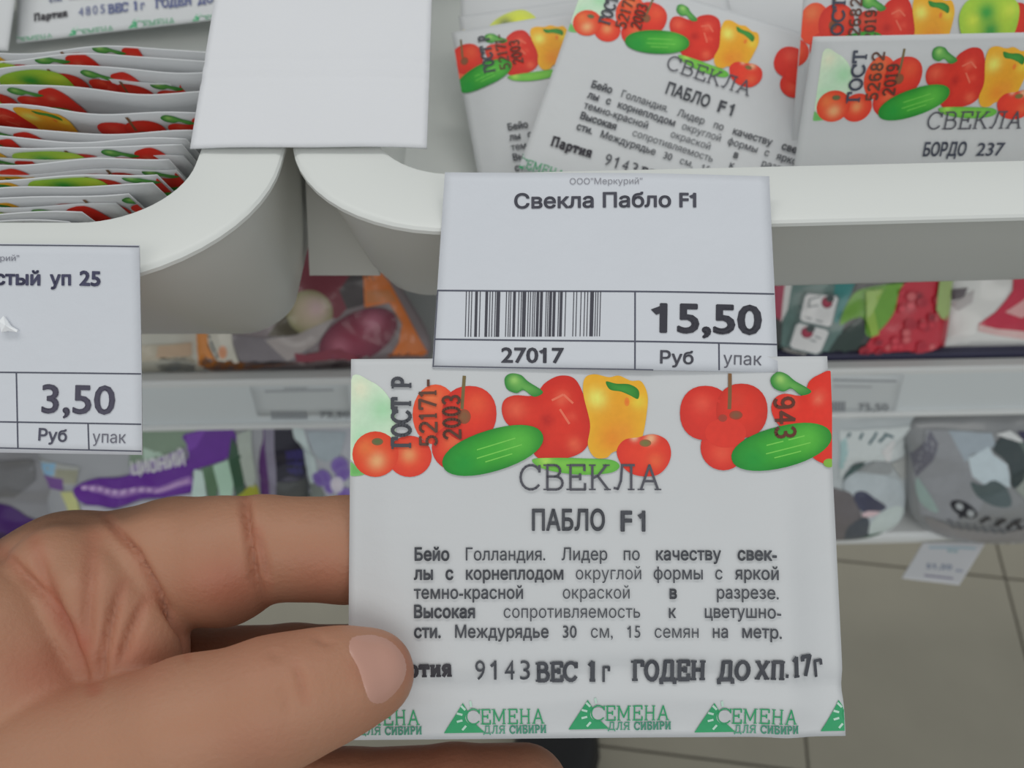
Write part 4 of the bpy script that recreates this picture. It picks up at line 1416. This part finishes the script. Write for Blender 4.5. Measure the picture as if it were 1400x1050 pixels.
x.build('ficus_soil_bag', 'plump grey ficus soil bag with dark leaves at the right end of the lower shelf', (120, 122, 124), a, GB2, k=1.75)

# ---------------------------------------------------------------- black boot on the floor
bt = empty('boot', (0.03, 0.28, 0), 'black boot toe on the tiled floor below the held packet', 'shoe')
ca, sa = math.cos(math.radians(-12)), math.sin(math.radians(-12))


def boot_pts(rows_, n=20):
    V = []
    for y, hw, top, z0, xc in rows_:
        for i in range(n):
            a_ = 2 * math.pi * i / n
            X = xc + hw * math.copysign(abs(math.cos(a_)) ** .8, math.cos(a_))
            Z = z0 + (top - z0) * (0.5 + 0.5 * math.copysign(abs(math.sin(a_)) ** .7, math.sin(a_)))
            V.append((0.042 + X * ca + y * sa * -1, 0.30 + y * ca + X * sa, Z))
    f = []
    for k in range(len(rows_) - 1):
        for i in range(n):
            j = (i + 1) % n
            f.append((k * n + i, k * n + j, (k + 1) * n + j, (k + 1) * n + i))
    f.append(tuple(range(n)))
    f.append(tuple(range((len(rows_) - 1) * n, len(rows_) * n)))
    return V, f


V, f = boot_pts([(-.165, .018, .14, .022, 0), (-.155, .034, .16, .02, 0), (-.11, .042, .165, .02, 0), (-.06, .045, .15, .02, 0), (-.02, .046, .11, .02, 0), (.03, .05, .085, .02, 0), (.07, .052, .07, .02, 0), (.105, .046, .058, .02, 0), (.13, .032, .046, .02, 0), (.14, .016, .034, .02, 0)])
fix_normals(mk('boot_upper', V, f, M_BLACK, bt, smooth=True))
V, f = boot_pts([(-.17, .024, .024, 0, 0), (-.155, .04, .025, 0, 0), (-.06, .044, .025, 0, 0), (.03, .052, .025, 0, 0), (.08, .056, .025, 0, 0), (.115, .048, .025, 0, 0), (.14, .03, .025, 0, 0), (.149, .014, .024, 0, 0)])
fix_normals(mk('sole', V, f, M_SOLE, bt, smooth=True))
for k_ in range(4):
    y = -0.035 + k_ * 0.022
    z = 0.137 - k_ * 0.019
    V, f = box_vf(-.024, .024, y - .002, y + .002, z - .004, z + .002, .001)
    V = [(0.042 + X * ca - Y * sa, 0.30 + Y * ca + X * sa, Z) for X, Y, Z in V]
    fix_normals(mk('lace', V, f, M_SOLE, bt))

# ---------------------------------------------------------------- the hand
def C3(px, py, d):
    return np.array([(px - 700) / F * d, (525 - py) / F * d, d])     # millimetres in the viewer's frame


def chain(pts):
    return [(C3(*a[:3]), C3(*b[:3]), a[3], b[3]) for a, b in zip(pts[:-1], pts[1:])]


index = chain([(95, 800, 173, 12.6), (240, 769, 170, 12.2), (305, 766, 169.3, 12.1), (357, 750, 168.5, 9.9), (475, 751, 170.2, 10.0), (545, 748, 169.5, 9.0), (600, 745, 169, 8.0)])
middle = chain([(100, 905, 182, 13), (260, 932, 181, 11), (400, 926, 178.5, 10.3), (520, 925, 174, 10), (640, 915, 170, 8.8)])
ring = chain([(100, 1020, 190, 13), (330, 1085, 186, 10.8), (480, 1095, 181, 10.0), (620, 1088, 177, 9.7), (716, 1082, 175, 9.0)])
little = chain([(80, 1130, 200, 12), (300, 1225, 200, 9.4), (450, 1235, 196, 8.6), (560, 1225, 191, 7.6)])
palm = chain([(95, 800, 173, 12.6), (-330, 1010, 176, 20)]) + chain([(100, 905, 182, 13), (-350, 1080, 186, 22)]) + chain([(100, 1020, 190, 13), (-360, 1150, 196, 22)]) + chain([(80, 1130, 200, 12), (-380, 1200, 204, 20)])
palm += chain([(95, 800, 173, 12.6), (100, 905, 182, 13), (100, 1020, 190, 13), (80, 1130, 200, 12)])
palm += chain([(-330, 1080, 188, 24), (-700, 1330, 205, 25), (-1000, 1500, 225, 28)])
web = chain([(84, 792, 164.5, 10), (140, 832, 162, 10), (176, 880, 161, 9.5), (192, 950, 163, 9)])
web2 = chain([(-95, 850, 158, 14), (-18, 885, 155.5, 12), (36, 960, 155, 11.5)])
thumb = chain([(505, 922, 149.6, 7.5), (470, 931, 147.6, 8.6), (425, 945, 146, 9.6), (375, 962, 145, 10.6), (260, 1003, 145, 12.2), (100, 1078, 148, 15.8), (-150, 1170, 160, 21), (-400, 1200, 185, 24)])

G0 = np.array([-190.0, -150.0, 118.0])
G1_ = np.array([14.0, -12.0, 235.0])
st = 0.75
dims = np.ceil((G1_ - G0) / st).astype(int)
gxx = [G0[k] + st * np.arange(dims[k]) for k in range(3)]
Xg, Yg, Zg = [a.astype(np.float32) for a in np.meshgrid(*gxx, indexing='ij')]


def cap_field(segs, k=0):
    out = np.full(Xg.shape, 60, np.float32)
    for a, b, ra, rb_ in segs:
        lo = np.minimum(a - ra, b - rb_) - 14
        hi = np.maximum(a + ra, b + rb_) + 14
        sl = tuple(slice(max(0, int((lo[i] - G0[i]) / st)), max(0, int((hi[i] - G0[i]) / st) + 1)) for i in range(3))
        x_, y_, z_ = Xg[sl], Yg[sl], Zg[sl]
        if x_.size == 0:
            continue
        d = b - a
        L2 = d.dot(d)
        t = np.clip(((x_ - a[0]) * d[0] + (y_ - a[1]) * d[1] + (z_ - a[2]) * d[2]) / L2, 0, 1)
        q = np.sqrt((x_ - a[0] - t * d[0]) ** 2 + (y_ - a[1] - t * d[1]) ** 2 + (z_ - a[2] - t * d[2]) ** 2) - (ra + (rb_ - ra) * t)
        out[sl] = smin(out[sl], q, k) if k else np.minimum(out[sl], q)
    return out


def smin(a, b, k):
    h = np.clip(0.5 + 0.5 * (b - a) / k, 0, 1)
    return b * (1 - h) + a * h - k * h * (1 - h)


fld = cap_field(palm, 7)
for seg, k1, k2 in ((index, 1.6, 3.0), (middle, 1.6, 2.0), (ring, 1.6, 2.0), (little, 1.6, 2.0)):
    fld = smin(fld, cap_field(seg, k1), k2)
fld = smin(fld, cap_field(web, 4), 1.3)
fld = smin(fld, cap_field(web2, 4), 1.5)
fld = smin(fld, cap_field(thumb, 2.0), 2.2)
fld[0], fld[-1], fld[:, 0], fld[:, -1], fld[:, :, 0], fld[:, :, -1] = [np.maximum(q, 0.5) for q in (fld[0], fld[-1], fld[:, 0], fld[:, -1], fld[:, :, 0], fld[:, :, -1])]


def surface_nets(f):
    ins = f < 0
    nx, ny, nz = f.shape
    cs = np.zeros((nx - 1, ny - 1, nz - 1), np.int8)
    for dx in (0, 1):
        for dy in (0, 1):
            for dz in (0, 1):
                cs += ins[dx:nx - 1 + dx, dy:ny - 1 + dy, dz:nz - 1 + dz]
    act = (cs > 0) & (cs < 8)
    idx = -np.ones(act.shape, int)
    ci = np.argwhere(act)
    idx[act] = np.arange(len(ci))
    acc = np.zeros((len(ci), 3))
    cnt = np.zeros(len(ci))
    for ax in range(3):
        o1, o2 = [k for k in range(3) if k != ax]
        for a in (0, 1):
            for b in (0, 1):
                p = np.zeros((len(ci), 3), int)
                p[:, o1] = a
                p[:, o2] = b
                q = p.copy()
                q[:, ax] = 1
                fa = f[tuple((ci + p).T)]
                fb = f[tuple((ci + q).T)]
                m = (fa < 0) != (fb < 0)
                t = fa / np.where(m, fa - fb, 1)
                pt = p + (q - p) * t[:, None]
                acc[m] += pt[m]
                cnt[m] += 1
    V = ci + acc / cnt[:, None]
    Fs = []
    for ax in range(3):
        o1, o2 = [k for k in range(3) if k != ax]
        sl0 = [slice(0, n) for n in f.shape]
        sl1 = [slice(0, n) for n in f.shape]
        sl0[ax] = slice(0, f.shape[ax] - 1)
        sl1[ax] = slice(1, f.shape[ax])
        ch = ins[tuple(sl0)] != ins[tuple(sl1)]
        e = np.argwhere(ch)
        e = e[(e[:, o1] > 0) & (e[:, o2] > 0) & (e[:, o1] < f.shape[o1] - 1) & (e[:, o2] < f.shape[o2] - 1)]
        d1 = np.zeros(3, int)
        d2 = np.zeros(3, int)
        d1[o1] = 1
        d2[o2] = 1
        a = idx[tuple(e.T)]
        b = idx[tuple((e - d1).T)]
        c = idx[tuple((e - d1 - d2).T)]
        d = idx[tuple((e - d2).T)]
        q = np.stack([a, b, c, d], 1)
        fl_ = ins[tuple(e.T)]
        if ax == 1:
            fl_ = ~fl_
        q[~fl_] = q[~fl_][:, ::-1]
        Fs.append(q)
    return V, np.vstack(Fs)


HV, HF = surface_nets(fld)
HV = G0 + HV * st
# normals of the field
gr = np.stack(np.gradient(fld), -1)
ii = np.clip(np.round((HV - G0) / st).astype(int), 0, dims - 1)
HN = gr[tuple(ii.T)].astype(float)
HN /= np.linalg.norm(HN, axis=1)[:, None] + 1e-9
hpx = 700 + HV[:, 0] / HV[:, 2] * F
hpy = 525 - HV[:, 1] / HV[:, 2] * F
facing = np.clip(-(HN * (HV / np.linalg.norm(HV, axis=1)[:, None])).sum(1) * 2.5, 0, 1)


def pdist(pts):
    best = np.full(len(HV), 1e9)
    par = np.zeros(len(HV))
    for i, (a, b) in enumerate(zip(pts[:-1], pts[1:])):
        a, b = np.array(a, float), np.array(b, float)
        d = b - a
        t = np.clip(((hpx - a[0]) * d[0] + (hpy - a[1]) * d[1]) / d.dot(d), 0, 1)
        q = np.hypot(hpx - a[0] - t * d[0], hpy - a[1] - t * d[1])
        m = q < best
        best[m] = q[m]
        par[m] = (i + t[m]) / (len(pts) - 1)
    return best, par


disp = np.zeros(len(HV))
redn = np.zeros(len(HV))
# hand creases: polyline in the picture, depth mm, half width px, depth range mm
for pts, dep, wd, z0, z1 in [
    ([(140, 700), (158, 724), (186, 755), (208, 795), (228, 832), (252, 868), (256, 900)], 1.8, 5, 0, 176),
    ([(334, 660), (336, 700), (342, 745), (349, 790), (364, 830)], 2.3, 6, 155, 180),
    ([(352, 725), (360, 760), (370, 800)], 0.9, 5, 155, 180),
    ([(300, 740), (305, 770)], 0.15, 8, 155, 180),
    ([(-5, 745), (30, 782), (60, 812), (88, 862), (112, 915), (124, 945)], 1.5, 6, 0, 175),
    ([(48, 740), (62, 790), (80, 835), (112, 880)], 1.0, 7, 0, 175),
    ([(128, 735), (124, 790), (120, 840), (118, 900)], 1.1, 9, 0, 175),
    ([(168, 800), (152, 850), (140, 900), (134, 940)], 1.5, 7, 0, 175),
    ([(200, 820), (180, 862), (160, 915)], 1.2, 7, 0, 175),
    ([(76, 795), (84, 850), (110, 890)], 0.5, 5, 0, 175),
    ([(403, 905), (412, 930), (418, 958)], 0.6, 5.5, 0, 150),
    ([(372, 885), (380, 905)], 0.35, 5, 0, 150),
    ([(428, 868), (440, 876), (455, 880)], 0.5, 5, 0, 150),
    ([(385, 930), (392, 960), (396, 985)], 0.25, 5, 0, 150),
]:
    q, par = pdist(pts)
    g = np.exp(-(q / wd) ** 2) * np.clip(4 * par, 0.15, 1) * np.clip(4 * (1 - par), 0.15, 1)
    m = (HV[:, 2] > z0) & (HV[:, 2] < z1)
    disp -= g * dep * facing * m
    redn += np.exp(-(q / (wd * 1.8)) ** 2) * min(1, dep) * m * 0.5
# soft unevenness of flesh
for sx, sy, rx_, ry_, am in ((95, 800, 28, 30, .8), (140, 780, 25, 50, .5), (60, 880, 30, 40, .6), (290, 800, 45, 35, .7), (420, 760, 40, 45, .3), (200, 1000, 90, 40, .3), (170, 870, 20, 40, -.5), (500, 905, 30, 26, -.4)):
    disp += am * np.exp(-(((hpx - sx) / rx_) ** 2 + ((hpy - sy) / ry_) ** 2)) * facing * (HV[:, 2] < 176)
HV = HV + HN * disp[:, None]
skin0, skin_r = alb((170, 125, 100), 1.12), alb((172, 86, 68), 1.0)
fac = np.clip(redn * 0.55, 0, 0.6)
for sx, sy, r_, am in ((310, 800, 60, .45), (440, 790, 60, .3), (60, 920, 70, .35), (530, 910, 45, .45), (650, 1040, 160, .22), (350, 860, 120, .15), (180, 900, 60, .35), (350, 1020, 70, .15)):
    fac = np.maximum(fac, am * np.exp(-(((hpx - sx) / r_) ** 2 + ((hpy - sy) / (r_ * .7)) ** 2)))
hcol = skin0 * (1 - fac[:, None]) + skin_r * fac[:, None]


def cam2w(v):
    v = np.asarray(v, float) / 1000
    return CAM + v[:, :1] * AX + v[:, 1:2] * AU + v[:, 2:] * AF


hand = empty('hand', cam2w([C3(-100, 1150, 195)])[0], 'left hand with bare fingers pinching the seed packet between thumb and forefinger', 'hand')
HW = cam2w(HV)
body = mk('hand_body', HW, HF, M_SKIN, hand, colors=hcol, smooth=True)
fix_normals(body)
# thumbnail: a curved plate lying on the thumb tip
bvh = BVHTree.FromPolygons([Vector(v) for v in HW], [tuple(int(i) for i in q) for q in HF])
nail_out = spline([(478, 868), (505, 864), (530, 870), (549, 886), (559, 908), (556, 930), (543, 950), (523, 966), (505, 962), (496, 940), (487, 912), (474, 888)], 3)
nc = nail_out.mean(0)
NR = 10
npts = [nc] + [nc + (p - nc) * (k_ / NR) for k_ in range(1, NR + 1) for p in nail_out]
rads = [0] + [k_ / NR for k_ in range(1, NR + 1) for p in nail_out]
nv = []
for p, t in zip(npts, rads):
    r = Vector(ray(*p)).normalized()
    hit = bvh.ray_cast(Vector(CAM), r, 0.3)
    base_ = (np.array(hit[0]) if hit[0] is not None and (hit[0] - Vector(CAM)).length < 0.17 else P(p[0], p[1], 0.1495))
    nv.append(base_ - np.array(r) * (0.00034 * (1 - t ** 6) - 0.00012))
N = len(nail_out)
nf = [(0, 1 + i, 1 + (i + 1) % N) for i in range(N)]
for k_ in range(NR - 1):
    a0, b0 = 1 + k_ * N, 1 + (k_ + 1) * N
    for i in range(N):
        j = (i + 1) % N
        nf.append((a0 + i, b0 + i, b0 + j, a0 + j))
mk('thumbnail', nv, nf, M_NAIL, hand, smooth=True, label='smooth pinkish thumbnail')
